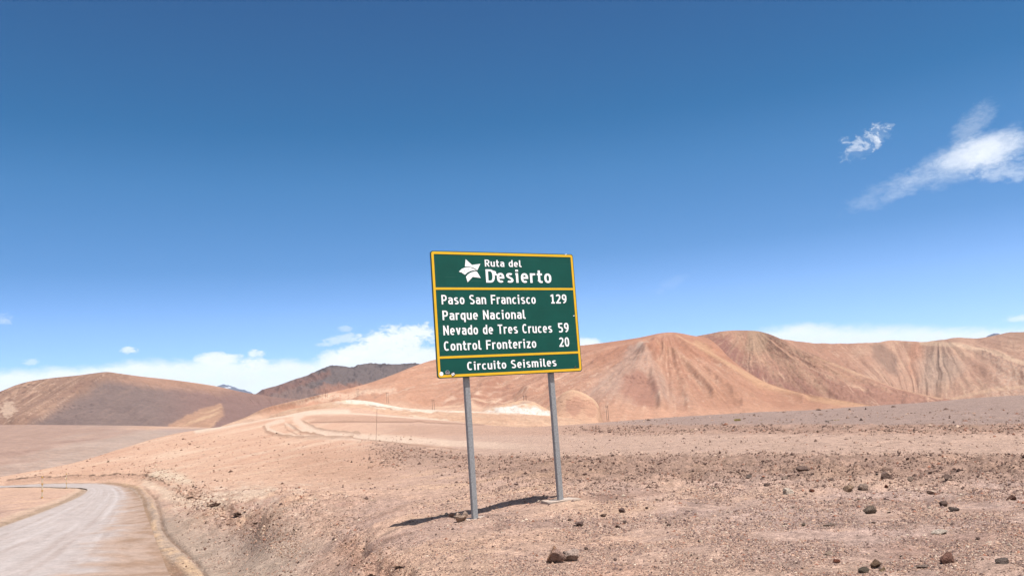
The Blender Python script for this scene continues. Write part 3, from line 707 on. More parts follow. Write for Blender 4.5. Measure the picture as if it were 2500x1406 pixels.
# ---- middle hill with its long right spur
def d_f2(P, px, py, U, V_):
    g = fan(px, py, 1830, 775, .8, 5, 400, 50, 2); g2 = fan(px, py, 1830, 775, .8, 15, 400, 54, 3)
    fade = sst(V_, 0, .25) * (1 - .6 * sst(V_, .5, 1))
    return (g * 18 + g2 * 4.5) * fade + fbm(px / 13, py / 9, 4, 501) * 2.2 * fade, (g * 10) * fade
def c_f2(P, px, py, U, V_):
    n = fbm(px / 60, py / 40, 4, 56); s = fan(px, py, 1830, 775, .8, 22, 120, 57); sp = fbm(px / 6, py / 5, 3, 58)
    c = np.zeros(px.shape + (3,)) + C_(198, 152, 127)
    for p_, w_, cc_, a_ in (([(1800, 815), (1850, 870), (1900, 915), (1990, 960)], 5, (208, 166, 136), .5), ([(1900, 835), (1980, 880), (2060, 920), (2160, 955)], 5, (214, 170, 138), .5), ([(1880, 850), (1950, 895), (2030, 935), (2120, 965)], 7, (170, 122, 104), .5)):
        c = lerpc(c, C_(*cc_), sst(poly_dist(px + 6 * n, py + 4 * n, p_) / w_, 1.6, .3) * a_)
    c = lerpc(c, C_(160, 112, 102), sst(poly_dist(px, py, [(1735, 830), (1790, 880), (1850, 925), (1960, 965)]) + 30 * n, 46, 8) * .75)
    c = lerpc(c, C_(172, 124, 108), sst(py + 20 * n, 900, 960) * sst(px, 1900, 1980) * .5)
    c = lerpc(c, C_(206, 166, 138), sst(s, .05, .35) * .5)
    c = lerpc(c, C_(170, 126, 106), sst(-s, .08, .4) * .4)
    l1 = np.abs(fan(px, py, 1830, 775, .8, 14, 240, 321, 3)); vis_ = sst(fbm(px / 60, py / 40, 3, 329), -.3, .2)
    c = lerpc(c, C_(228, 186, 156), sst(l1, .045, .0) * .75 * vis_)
    c = lerpc(c, C_(206, 172, 144), sst(fbm(px / 5, py / 5, 3, 331) + n * .5, .12, .4) * .5 * sst(py, 960, 900))
    c = lerpc(c, C_(204, 172, 142), sst(np.hypot((px - 1850) / 34, (py - 830) / 40) + .5 * n, 1.1, .5) * .6)
    c = lerpc(c, C_(202, 164, 134), sst(poly_dist(px, py + 6 * n, [(1850, 815), (1890, 860), (1950, 905), (2010, 950)]), 20, 6) * sst(sp, -.3, .2) * .6)
    c = lerpc(c, C_(150, 110, 96), sst(sp + .5 * n, .12, .45) * .5)
    c = lerpc(c, C_(220, 178, 144), sst(poly_dist(px, py, [(1990, 872), (2080, 908), (2200, 952), (2300, 974)]), 4, 1) * .6)
    return c
px2 = [1600, 1690, 1730, 1760, 1790, 1820, 1850, 1880, 1910, 1950, 2010, 2080, 2140, 2200, 2260, 2310, 2400, 2500]
py2 = [850, 823, 815, 809, 806.5, 806.5, 808, 816, 829, 850, 875, 903, 929, 950, 964, 973, 990, 1010]
dc2 = [2950, 2950, 2950, 2950, 2950, 2930, 2900, 2830, 2750, 2650, 2500, 2350, 2230, 2120, 2030, 1950, 1850, 1750]
bx2 = [1640, 1730, 1790, 1840, 1880, 1910, 1940, 1965, 1990, 2020, 2060, 2110, 2160, 2215, 2270, 2320, 2410, 2510]
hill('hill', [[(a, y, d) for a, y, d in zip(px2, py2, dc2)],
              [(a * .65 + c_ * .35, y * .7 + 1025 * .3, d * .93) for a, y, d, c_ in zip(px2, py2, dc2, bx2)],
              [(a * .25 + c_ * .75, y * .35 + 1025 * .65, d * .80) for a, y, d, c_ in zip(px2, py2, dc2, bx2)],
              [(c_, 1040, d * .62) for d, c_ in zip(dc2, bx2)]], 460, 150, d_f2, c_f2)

# ---- front hill
def d_f1(P, px, py, U, V_):
    g = fan(px, py, 1625, 790, .84, 4.5, 420, 60, 2); g2 = fan(px, py, 1625, 790, .84, 15, 400, 64, 3)
    fade = sst(V_, 0, .3) * (1 - .75 * sst(V_, .5, .95))
    pk = np.exp(-((px - 1570 - (py - 842) * .05) / (26 + (py - 842) * .35).clip(20)) ** 2) * sst(py, 828, 850) * sst(py, 1000, 860)
    ridges = [([(1640, 812), (1560, 830), (1490, 848), (1420, 872), (1350, 910), (1290, 960)], 14), ([(1570, 842), (1590, 880), (1600, 930), (1620, 990)], 12), ([(1650, 818), (1705, 848), (1765, 888), (1840, 930), (1960, 970)], 9),
              ([(1600, 832), (1650, 862), (1700, 905), (1745, 960)], 9), ([(1240, 900), (1180, 950), (1150, 985)], 14)]
    rg_ = sum(np.exp(-(poly_dist(px, py, p_) / w_) ** 2) for p_, w_ in ridges)
    fade = fade * (1 - .85 * sst(px, 1820, 1950))
    return (g * 21 + g2 * 5) * fade + rg_ * 11 * sst(V_, .02, .3) + fbm(px / 15, py / 9, 4, 601) * 1.6 * fade, (g * 10) * fade - pk * 60
def c_f1(P, px, py, U, V_):
    n = fbm(px / 80, py / 50, 4, 66); g = fan(px, py, 1625, 790, .84, 26, 160, 67); gb = fan(px, py, 1625, 790, .84, 4.5, 420, 60, 2); gf = fan(px, py, 1625, 790, .84, 70, 120, 72); sp = fbm(px / 6, py / 4, 3, 68)
    c = np.zeros(px.shape + (3,)) + C_(208, 158, 130)
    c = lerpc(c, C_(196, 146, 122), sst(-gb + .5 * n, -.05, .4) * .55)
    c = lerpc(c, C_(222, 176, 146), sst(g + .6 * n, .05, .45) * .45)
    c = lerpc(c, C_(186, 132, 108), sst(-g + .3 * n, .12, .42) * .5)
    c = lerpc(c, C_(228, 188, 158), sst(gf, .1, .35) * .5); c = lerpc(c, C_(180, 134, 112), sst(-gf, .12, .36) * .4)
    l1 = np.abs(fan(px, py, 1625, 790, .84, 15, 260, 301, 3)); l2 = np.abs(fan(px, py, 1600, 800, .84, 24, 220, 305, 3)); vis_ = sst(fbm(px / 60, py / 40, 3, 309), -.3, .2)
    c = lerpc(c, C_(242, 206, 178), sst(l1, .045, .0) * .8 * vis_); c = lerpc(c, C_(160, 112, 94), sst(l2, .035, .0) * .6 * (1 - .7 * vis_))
    c = lerpc(c, C_(170, 124, 104), sst(sp + .6 * fbm(px / 3, py / 2.5, 2, 311), .3, .55) * .2)
    c = lerpc(c, C_(196, 140, 112), sst(py - (860 + .22 * np.abs(px - 1620)) + 14 * n, 12, -12) * sst(px, 1380, 1480) * .7)
    for p_, w_, cc_, a_ in (([(1640, 814), (1560, 832), (1490, 850), (1420, 874), (1350, 912), (1290, 962)], 5, (228, 180, 150), .6), ([(1620, 830), (1540, 848), (1470, 872), (1410, 905), (1370, 945)], 6, (186, 134, 110), .55),
                             ([(1655, 822), (1710, 852), (1770, 892), (1845, 934), (1960, 974)], 3.5, (230, 184, 144), .75), ([(1645, 832), (1700, 866), (1755, 905), (1830, 948)], 4, (182, 126, 102), .6),
                             ([(1600, 836), (1650, 866), (1702, 910), (1750, 965)], 3, (226, 180, 146), .5), ([(1592, 846), (1640, 880), (1680, 922), (1712, 965)], 5, (188, 134, 110), .6),
                             ([(1530, 856), (1480, 890), (1450, 940), (1440, 985)], 5, (224, 178, 152), .5), ([(1545, 862), (1510, 900), (1495, 950)], 4, (192, 144, 122), .5),
                             ([(1250, 905), (1190, 950), (1160, 985)], 5, (184, 130, 106), .5), ([(1200, 920), (1300, 880), (1400, 850)], 5, (196, 140, 112), .5), ([(1060, 940), (1120, 965), (1170, 985)], 8, (194, 140, 116), .5)):
        c = lerpc(c, C_(*cc_), sst(poly_dist(px + 6 * n + 3 * sp, py + 4 * n + 2 * sp, p_) / w_, 1.5, .2) * a_ * .6)  # ridge highlights and gully shade painted into the colour as strokes
    # fan of pale scree below the front peak
    dx = px - 1572; dy = (py - 838).clip(1); fn_ = np.abs(dx + 22 - dy * .0) / (10 + dy * .95)
    fs = fbm(np.arctan2(dx, dy) * 12, dy / 120, 4, 71)
    c = lerpc(c, C_(208, 176, 156), sst(fn_ + .25 * n, 1.1, .6) * sst(py, 838, 850) * sst(py, 1015, 950) * (.45 + .4 * sst(fs, -.2, .3)))
    c = lerpc(c, C_(198, 148, 122), sst(fs, .12, .35) * sst(fn_, 1.3, .8) * sst(py, 845, 870) * .6)
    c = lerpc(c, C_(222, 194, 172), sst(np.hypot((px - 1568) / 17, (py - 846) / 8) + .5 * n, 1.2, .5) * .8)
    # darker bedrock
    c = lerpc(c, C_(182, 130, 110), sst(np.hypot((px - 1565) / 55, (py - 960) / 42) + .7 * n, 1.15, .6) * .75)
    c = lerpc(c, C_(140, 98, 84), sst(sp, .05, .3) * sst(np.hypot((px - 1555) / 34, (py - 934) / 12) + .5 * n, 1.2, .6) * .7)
    c = lerpc(c, C_(198, 146, 118), sst(px, 1680, 1760) * sst(py + 30 * n, 880, 960) * .7)
    c = lerpc(c, C_(226, 182, 142), sst(poly_dist(px, py, [(1700, 840), (1770, 885), (1850, 935), (1980, 972), (2120, 992)]) + 6 * n, 12, 3) * .5)
    c = lerpc(c, C_(180, 130, 108), sst(sp, .25, .5) * .15)
    # left flank: smoother and pinker, pale foot
    lf = sst(px, 1120, 1000)
    c = lerpc(c, C_(216, 164, 134), lf * .7)
    c = lerpc(c, C_(226, 180, 150), lf * sst(g + .8 * n, .0, .4) * .35)
    c = lerpc(c, C_(248, 214, 184), sst(poly_dist(px, py + 6 * n, [(640, 985), (740, 972), (830, 964), (900, 952), (960, 950)]), 12, 3) * .7 * sst(sp, -.5, .1))
    c = lerpc(c, C_(240, 204, 174), sst(px, 1330, 1280) * sst(py + 8 * n - (1005 - (px - 640) * .02), -14, 6) * .7)
    c = lerpc(c, C_(240, 200, 168), sst(poly_dist(px, py, [(1060, 994), (1120, 989), (1180, 976), (1260, 976)]), 3, 1) * .8)
    c = lerpc(c, C_(240, 206, 178), sst(poly_dist(px, py, [(946, 975), (985, 955), (1010, 950)]), 6, 2) * .4)
    c = lerpc(c, C_(222, 172, 142), sst(py, 985, 1010) * sst(px, 1420, 1500) * .7)
    return c
px1 = [540, 600, 650, 740, 800, 850, 900, 960, 1010, 1060, 1130, 1200, 1300, 1420, 1500, 1560, 1610, 1640, 1665, 1690, 1728, 1752, 1780, 1818, 1870, 1930, 2000, 2130, 2260, 2400]
py1 = [1040, 1018, 995, 973, 959, 948, 935, 914, 894, 878, 866, 860, 852, 843, 833, 824, 813.5, 811, 814, 819, 826, 843, 872, 902, 933, 952, 967, 990, 1010, 1030]
dc1 = [1150, 1300, 1450, 1700, 1900, 2000, 2100, 2200, 2300, 2400, 2450, 2500, 2500, 2480, 2460, 2450, 2430, 2420, 2400, 2380, 2340, 2290, 2220, 2130, 2000, 1880, 1760, 1600, 1450, 1300]
bx1 = [540, 580, 615, 660, 700, 730, 760, 800, 840, 880, 930, 985, 1080, 1220, 1350, 1460, 1570, 1660, 1740, 1800, 1850, 1880, 1905, 1935, 1970, 2000, 2060, 2170, 2280, 2410]
k1 = [.97, .97, .96, .95, .94, .93, .92, .92, .92, .93, .95, .96, .95, .93, .90, .865, .875, .89, .90, .91, .92, .93, .94, .95, .95, .96, .96, .97, .97, .97]
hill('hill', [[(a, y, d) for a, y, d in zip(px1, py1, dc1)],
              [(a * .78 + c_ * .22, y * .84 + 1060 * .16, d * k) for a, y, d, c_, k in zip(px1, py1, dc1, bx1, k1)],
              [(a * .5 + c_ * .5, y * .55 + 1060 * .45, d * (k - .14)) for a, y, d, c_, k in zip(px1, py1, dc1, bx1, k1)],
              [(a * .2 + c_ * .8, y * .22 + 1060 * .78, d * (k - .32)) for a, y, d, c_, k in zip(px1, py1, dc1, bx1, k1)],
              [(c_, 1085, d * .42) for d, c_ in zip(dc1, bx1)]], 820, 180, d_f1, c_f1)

# ---- small knolls at its foot
def d_k(P, px, py, U, V_):
    g = fbm(px / 22, py / 8, 5, 80); return g * 2.2 * sst(V_, 0, .2), g * 14 * sst(V_, 0, .2)
def c_k1(P, px, py, U, V_):
    n = fbm(px / 40, py / 12, 4, 82); st = fbm(px / 70, (py - .05 * px) / 5, 3, 84)
    c = np.zeros(px.shape + (3,)) + C_(232, 192, 160)
    c = lerpc(c, C_(214, 168, 134), sst(np.hypot((px - 770) / 55, (py - 1000) / 14) + .5 * n, 1.1, .5) * .6)
    c = lerpc(c, C_(252, 226, 194), sst(poly_dist(px, py + 4 * n, [(840, 977), (900, 980), (970, 992), (1060, 1001)]), 10, 3) * .9)
    c = lerpc(c, C_(255, 246, 226), sst(poly_dist(px, py + 4 * n, [(850, 977), (915, 983), (990, 994), (1060, 1000)]), 8, 3) * .85)
    c = lerpc(c, C_(250, 224, 200), sst(poly_dist(px, py, [(960, 998), (1080, 1003), (1200, 1007), (1340, 1012)]), 3, 1) * .9)
    c = lerpc(c, C_(160, 136, 122), sst(poly_dist(px, py, [(900, 987), (960, 998), (1000, 1000)]), 1.6, .5) * .5)
    c = lerpc(c, C_(224, 178, 146), sst(py, 1003, 1010) * sst(st, -.3, .3) * .6)
    rs_ = np.abs(fbm(px / 26, py / 9, 4, 183)); c = lerpc(c, C_(206, 162, 134), sst(rs_, .05, .0) * .5); c = lerpc(c, C_(255, 240, 218), sst(fbm(px / 30, py / 7, 4, 184), .12, .35) * sst(px, 780, 860) * sst(py, 1008, 998) * .7)
    c = lerpc(c, C_(250, 226, 198), sst(poly_dist(px, py, [(1000, 1014), (1060, 1022), (1150, 1036)]), 3.5, 1) * .7)
    return c
xk = [560, 620, 660, 700, 750, 800, 850, 900, 950, 1000, 1080, 1180, 1280, 1400, 1500]
yk = [1062, 1040, 1016, 1001, 991, 982, 976, 979, 989, 997, 1001, 1005, 1010, 1022, 1045]
hill('hill', [[(x, y, 760) for x, y in zip(xk, yk)], [(x, y * .6 + 1060 * .4, 660) for x, y in zip(xk, yk)], [(x, 1085, 520) for x in xk]], 560, 90, d_k, c_k1)
def c_k2(P, px, py, U, V_):
    n = fbm(px / 30, py / 12, 4, 86); sp = fbm(px / 6, py / 3, 3, 88)
    c = np.zeros(px.shape + (3,)) + C_(238, 196, 160)
    c = lerpc(c, C_(255, 246, 232), sst(np.hypot((px - 1255) / 90, (py - 1010) / 22) + .6 * n, 1.15, .55) * .95)
    c = lerpc(c, C_(250, 222, 186), sst(np.hypot((px - 1280) / 100, (py - 1032) / 12) + .4 * n, 1.2, .5) * .8)
    rs_ = np.abs(fbm(px / 16, py / 8, 4, 185)); c = lerpc(c, C_(210, 170, 142), sst(rs_, .07, .0) * .55)
    c = lerpc(c, C_(200, 168, 150), sst(np.hypot((px - 1284) / 18, (py - 982) / 5) + .4 * sp, 1.1, .5) * .6)
    c = lerpc(c, C_(190, 166, 152), sst(poly_dist(px, py, [(1175, 1008), (1240, 1012), (1310, 1018), (1370, 1028)]), 2, .5) * .6)
    return c
xk = [1080, 1140, 1190, 1230, 1262, 1284, 1305, 1330, 1360, 1400, 1440, 1500]
yk = [1050, 1022, 1000, 987, 979, 976.5, 982, 995, 1012, 1026, 1036, 1060]
hill('hill', [[(x, y, 900) for x, y in zip(xk, yk)], [(1284 + (x - 1284) * 1.12, y * .55 + 1062 * .45, 760) for x, y in zip(xk, yk)], [(1284 + (x - 1284) * 1.25, 1090, 600) for x in xk]], 320, 90, d_k, c_k2)
def c_k3(P, px, py, U, V_):
    n = fbm(px / 24, py / 14, 4, 90); sp = fbm(px / 5, py / 3, 3, 92)
    c = np.zeros(px.shape + (3,)) + C_(226, 180, 148)
    c = lerpc(c, C_(196, 146, 122), sst(np.hypot((px - 1402) / 24, (py - 992) / 24) + .5 * n, 1.1, .7) * .8)
    c = lerpc(c, C_(208, 158, 130), sst(np.hypot((px - 1440) / 22, (py - 998) / 22) + .4 * n, 1.1, .7) * .7)
    c = lerpc(c, C_(166, 122, 104), sst(sp, 0, .3) * sst(np.hypot((px - 1442) / 12, (py - 986) / 5), 1.2, .5) * .7)
    c = lerpc(c, C_(240, 200, 164), sst(poly_dist(px, py, [(1360, 964), (1393, 952), (1425, 960), (1450, 976), (1461, 992)]), 5, 1) * .7)
    return c
xk = [1290, 1330, 1350, 1370, 1385, 1398, 1415, 1432, 1448, 1458, 1464, 1468, 1474]
yk = [1030, 998, 982, 963, 954, 951.5, 955, 963, 973, 984, 997, 1012, 1035]
hill('hill', [[(x, y, 1000) for x, y in zip(xk, yk)], [(1405 + (x - 1405) * 1.0, y * .6 + 1040 * .4, 930) for x, y in zip(xk, yk)], [(1405 + (x - 1405) * .9, y * .2 + 1040 * .8, 840) for x, y in zip(xk, yk)], [(1405 + (x - 1405) * .95, 1070, 740) for x in xk]], 260, 90, d_k, c_k3)

# ------------------------------------------------------------------ thin air of the high desert
bm = bmesh.new(); bmesh.ops.create_cube(bm, size=1)
for v in bm.verts: v.co = Vector((v.co.x * 96000, v.co.y * 96000, -63 if v.co.z < 0 else 2600))
hme = bpy.data.meshes.new('haze'); bm.to_mesh(hme); bm.free()
M_haze = bpy.data.materials.new('haze'); M_haze.use_nodes = True; t = M_haze.node_tree; t.nodes.clear()
pv = t.nodes.new('ShaderNodeVolumePrincipled'); pv.inputs['Color'].default_value = (.55, .75, 1.0, 1); pv.inputs['Density'].default_value = HAZE; pv.inputs['Anisotropy'].default_value = .0
om = t.nodes.new('ShaderNodeOutputMaterial'); t.links.new(pv.outputs[0], om.inputs['Volume'])
setp(link('haze', hme, M_haze), kind='stuff')

# ------------------------------------------------------------------ sign
def plain_mat(name, col, rough=.5, metal=0.0, spec=.4, noise=None):
    mt, q, bs = new_mat(name)
    c = tuple(col) + (1,)
    if noise:
        co = q.n('ShaderNodeTexCoord').outputs['Object']
        sc_, am = noise
        k = q.smooth(q.noise(co, sc_, 6, .65), .3, .7, 1 - am, 1 + am * .6)
        c = q.mix(1.0, c, q.comb(k, k, k), 'MULTIPLY')
    q.put(bs.inputs['Base Color'], c); bs.inputs['Roughness'].default_value = rough
    bs.inputs['Metallic'].default_value = metal; bs.inputs['Specular IOR Level'].default_value = spec
    return mt
M_green = plain_mat('green_sheeting', (.0014, .060, .047), .5, spec=.2, noise=(3, .10))
# thin horizontal joints of the sign face, as faint relief and grime
q = NB(M_green.node_tree); bs = M_green.node_tree.nodes['Principled BSDF']
co = q.n('ShaderNodeTexCoord').outputs['Object']
mp = q.n('ShaderNodeMapping'); q.put(mp.inputs[0], co); mp.inputs['Scale'].default_value = (1.2, 1, 34)
ln = q.smooth(q.noise(mp.outputs[0], 1.0, 3, .5), .62, .72, 0, 1)
src = bs.inputs['Base Color'].links[0].from_socket
q.put(bs.inputs['Base Color'], q.mix(q.math('MULTIPLY', ln, .28), src, (.05, .13, .105, 1)))
M_yel = plain_mat('yellow_sheeting', (.64, .375, .008), .45, noise=(6, .06))
M_white = plain_mat('white_sheeting', (.80, .80, .82), .45, noise=(8, .03))
M_alu = plain_mat('sheet_back', (.10, .095, .06), .5, .6)
M_steel = plain_mat('galvanised_steel', (.22, .225, .235), .55, .0, .5, noise=(38, .30))
M_conc = plain_mat('concrete', (.34, .265, .215), .9, noise=(14, .18))
M_black = plain_mat('black_sticker', (.03, .03, .035), .5)
M_greyst = plain_mat('grey_sticker', (.35, .36, .38), .5)

TH, SW, SH = 0.49695803, 2.58488551, 1.95788787
SO = np.array([-1.21418139, 13.0, 0.51610713 + EZ])       # lower left corner of the face
ex = Vector((math.cos(TH), math.sin(TH), 0)); en = Vector((math.sin(TH), -math.cos(TH), 0))   # en: towards the viewer
_exn = np.array(ex); _enn = np.array(en)
def sxy(px, py):
    d = ray(px, py); o = np.array([0, 0, EZ]); t = ((SO - o) @ _enn) / (d @ _enn); p = o + d * t
    return float((p - SO) @ _exn), float(p[2] - SO[2])
def cr1(x, y): return sxy(1020 + x / 3.9047, 590 + y / 3.9047)     # enlarged view 1
def cr6(x, y): return sxy(1100 + x / 8.9286, 620 + y / 8.9286)     # enlarged view 6
# origin of the thing: ground between the posts, local x along the sign, local -y to the viewer
foot = [hit(1160, 1262), hit(1375, 1215)]
PT = [.1965, .787]                                         # post positions over the sign's width
sroot = empty('road_sign', (SO[0] + _exn[0] * SW / 2, SO[1] + _exn[1] * SW / 2, 0), 'large green road sign with yellow border and white route names on two steel posts', 'road sign', rz=TH)
LX = -SW / 2; LZ = SO[2]
def me_from_bm(name, bm, smooth=False):
    me = bpy.data.meshes.new(name); bm.normal_update(); bm.to_mesh(me); bm.free()
    if smooth:
        for p in me.polygons: p.use_smooth = True
    return me
def bx(bm, x0, x1, y0, y1, z0, z1):
    v = [bm.verts.new((x, y, z)) for z in (z0, z1) for x, y in ((x0, y0), (x1, y0), (x1, y1), (x0, y1))]
    for f in ((3, 2, 1, 0), (4, 5, 6, 7), (0, 1, 5, 4), (1, 2, 6, 5), (2, 3, 7, 6), (3, 0, 4, 7)): bm.faces.new([v[i] for i in f])
def prism(bm, pts, y0, y1):
    a = [bm.verts.new((x, y0, z)) for x, z in pts]; c = [bm.verts.new((x, y1, z)) for x, z in pts]
    ar = sum(pts[i][0] * pts[(i + 1) % len(pts)][1] - pts[(i + 1) % len(pts)][0] * pts[i][1] for i in range(len(pts)))
    if ar < 0: a.reverse(); c.reverse()
    f = bm.faces.new(a); bm.faces.new(c[::-1])
    for i in range(len(a)):
        j = (i + 1) % len(a); bm.faces.new((a[j], a[i], c[i], c[j]))
    return f
def rrect(x0, x1, z0, z1, r, n=5):
    P = []
    for cx_, cz_, a0 in ((x1 - r, z1 - r, 0), (x0 + r, z1 - r, 90), (x0 + r, z0 + r, 180), (x1 - r, z0 + r, 270)):
        for k in range(n + 1):
            a = math.radians(a0 + 90 * k / n); P.append((cx_ + r * math.cos(a), cz_ + r * math.sin(a)))
    return P
# panel (front face at y=0, viewer towards -y)
bm = bmesh.new(); prism(bm, rrect(LX - .006, LX + SW + .006, LZ - .006, LZ + SH + .006, .04), 0.0, .028)
panel = link('panel', me_from_bm('panel', bm), M_alu, sroot)
panel.data.materials.append(M_green)
for p in panel.data.polygons:
    if p.normal.y < -.9: p.material_index = 1
# border: rounded ring of sheeting
bm = bmesh.new()
bw = .044
outp = rrect(LX + .006, LX + SW - .006, LZ + .006, LZ + SH - .006, .035); inn = rrect(LX + bw, LX + SW - bw, LZ + bw, LZ + SH - bw, .012)
a = [bm.verts.new((x, -.004, z)) for x, z in outp]; c = [bm.verts.new((x, -.004, z)) for x, z in inn]
a2 = [bm.verts.new((x, 0, z)) for x, z in outp]; c2 = [bm.verts.new((x, 0, z)) for x, z in inn]
for i in range(len(a)):
    j = (i + 1) % len(a); bm.faces.new((a[i], a[j], c[j], c[i])); bm.faces.new((c[i], c[j], c2[j], c2[i])); bm.faces.new((a[j], a[i], a2[i], a2[j]))
link('border', me_from_bm('border', bm), M_yel, sroot)
def divider(yl, yr):      # px heights of the stripe's middle at both ends of the sign (enlarged view 1)
    z = (cr1(165, yl)[1] + cr1(1500, yr)[1]) / 2
    bm = bmesh.new(); bx(bm, LX + bw - .002, LX + SW - bw + .002, -.0035, 0, LZ + z - .0175, LZ + z + .0175)
    link('divider', me_from_bm('divider', bm), M_yel, sroot)
divider(448, 451); divider(1108, 1053)
SWD = .147; HF = SWD / 2
def _arc(cx_, cy_, rx_, ry_, a0, a1, n=14, e=2.35):
    P = []
    for k in range(n + 1):
        a = math.radians(a0 + (a1 - a0) * k / n); c_, s_ = math.cos(a), math.sin(a)
        P.append((cx_ + rx_ * math.copysign(abs(c_) ** (2 / e), c_), cy_ + ry_ * math.copysign(abs(s_) ** (2 / e), s_)))
    return P
def glyph(ch):
    """condensed road-sign letter: width and centre lines of its strokes, capital height 1"""
    h = HF; XH = .74; xt = XH - h; T = 1 - h; w = .52; l = .47
    if ch == ' ': return .26, []
    if ch == 'P': return w, [[(h, 0), (h, 1)], [(h, T)] + _arc(w - h - .17, (T + .44) / 2, .17, (T - .44) / 2, 90, -90, 8) + [(h, .44)]]
    if ch == 'R': return w, [[(h, 0), (h, 1)], [(h, T)] + _arc(w - h - .17, (T + .46) / 2, .17, (T - .46) / 2, 90, -90, 8) + [(h, .46)], [(w * .46, .46), (w - h * .8, 0)]]
    if ch == 'D': return w + .04, [[(h, 0), (h, 1)], [(h, T)] + _arc(w + .04 - h - .22, .5, .22, T - .5, 90, -90, 12) + [(h, h)]]
    if ch == 'F': return w - .04, [[(h, 0), (h, 1)], [(h, T), (w - .04, T)], [(h, .5), (w - .09, .5)]]
    if ch == 'N': return w + .03, [[(h, 0), (h, 1)], [(w + .03 - h, 0), (w + .03 - h, 1)], [(h, .93), (w + .03 - h, .07)]]
    if ch == 'T': return w - .02, [[(0, T), (w - .02, T)], [(w / 2 - .01, 0), (w / 2 - .01, T)]]
    if ch == 'C': return w, [_arc(w / 2 + .02, .5, w / 2 - h + .01, .5 - h, 48, 312, 20)]
    if ch == 'S':
        return w, [_arc(w / 2, .73, w / 2 - h, T - .73, 35, 200, 10) + [(h + .05, .60), (w / 2, .51), (w - h - .05, .41)] + _arc(w / 2, .27, w / 2 - h, .27 - h, 20, -145, 10)]
    if ch == 's':
        return l - .02, [_arc(l / 2 - .01, .545, l / 2 - h - .01, xt - .545, 35, 200, 9) + [(h + .05, .44), (l / 2 - .01, .375), (l - h - .07, .31)] + _arc(l / 2 - .01, .20, l / 2 - h - .01, .20 - h, 20, -145, 9)]
    if ch == 'o': return l, [_arc(l / 2, XH / 2, l / 2 - h, XH / 2 - h, 0, 360, 28)]
    if ch == '0': return l, [_arc(l / 2, .5, l / 2 - h, .5 - h, 0, 360, 28, 2.6)]
    if ch == 'c': return l - .03, [_arc(l / 2 + .01, XH / 2, l / 2 - h + .01, XH / 2 - h, 48, 312, 18)]
    if ch == 'e': return l, [[(h, .38), (l - h, .38)] + _arc(l / 2, XH / 2, l / 2 - h, XH / 2 - h, 4, 310, 22)]
    if ch == 'a': return l - .01, [_arc(l / 2 - .02, xt - .14, l / 2 - h + .01, .14, 150, 0, 10) + [(l - .01 - h, 0)], [(l - .01 - h, .42)] + _arc(h + .11, .42 / 2 + h / 2, .11, (.42 - h) / 2, 90, 270, 8) + [(l - .01 - h, h + .03)]]
    if ch == 'd': return l, [[(l - h, 0), (l - h, 1)], _arc(l / 2, XH / 2, l / 2 - h, XH / 2 - h, 30, 330, 18)]
    if ch == 'q': return l, [[(l - h, -.25), (l - h, XH)], _arc(l / 2, XH / 2, l / 2 - h, XH / 2 - h, 30, 330, 18)]
    if ch == 'n': return l, [[(h, 0), (h, XH)], [(h, xt - .15)] + _arc(l / 2, xt - .15, l / 2 - h, .15, 170, 0, 9) + [(l - h, 0)]]
    if ch == 'm': return l + .27, [[(h, 0), (h, XH)], [(h, xt - .14)] + _arc(h + .15, xt - .14, .135, .14, 170, 0, 8) + [(h + .285, 0)], [(h + .285, xt - .14)] + _arc(h + .42, xt - .14, .135, .14, 170, 0, 8) + [(h + .555, 0)]]
    if ch == 'u': return l, [[(l - h, 0), (l - h, XH)], [(h, XH)] + _arc(l / 2, h + .15, l / 2 - h, .15, 180, 350, 9)]
    if ch == 'r': return .34, [[(h, 0), (h, XH)], [(h, xt - .16)] + _arc(h + .17, xt - .16, .16, .16, 165, 80, 7) + [(.35, xt)]]
    if ch == 'i': return .24, [[(.12, 0), (.12, XH)], [(.02, XH - h), (.12, XH - h)], [(.12 - .09, .93), (.12 + .09, .93)]]
    if ch == 'l': return .27, [[(h + .01, 1), (h + .01, .2)] + _arc(h + .13, .2, .12, .2 - h, 180, 262, 6) + [(.28, h)]]
    if ch == 't': return .35, [[(.14, .97), (.14, .2)] + _arc(.26, .2, .12, .2 - h, 180, 265, 6) + [(.35, h)], [(0, XH - h), (.34, XH - h)]]
    if ch == 'v': return l, [[(h * .9, XH), (l / 2, .03)], [(l - h * .9, XH), (l / 2, .03)]]
    if ch == 'z': return l - .04, [[(.02, xt), (l - .06, xt)], [(l - .04 - h, xt), (h, h)], [(.02, h), (l - .04, h)]]
    if ch == '1': return .40, [[(.22, 0), (.22, 1)], [(.02, .80), (.20, .93)], [(.04, h), (.40, h)]]
    if ch == '2': return l, [_arc(l / 2, .70, l / 2 - h, T - .70, 160, -15, 10) + [(l - h - .04, .52), (h, h)], [(0, h), (l, h)]]
    if ch == '5': return l, [[(l - .03, T), (h, T), (h, .54)], [(h, .56)] + _arc(l / 2 - .02, .30, l / 2 - h + .02, .30 - h, 100, -140, 14)]
    if ch == '9': return l, [_arc(l / 2, .68, l / 2 - h, T - .68, 0, 360, 22), [(l - h, .66), (l - h - .01, .42), (l - h - .08, .2), (l / 2 - .1, h * .6)]]
    raise KeyError(ch)
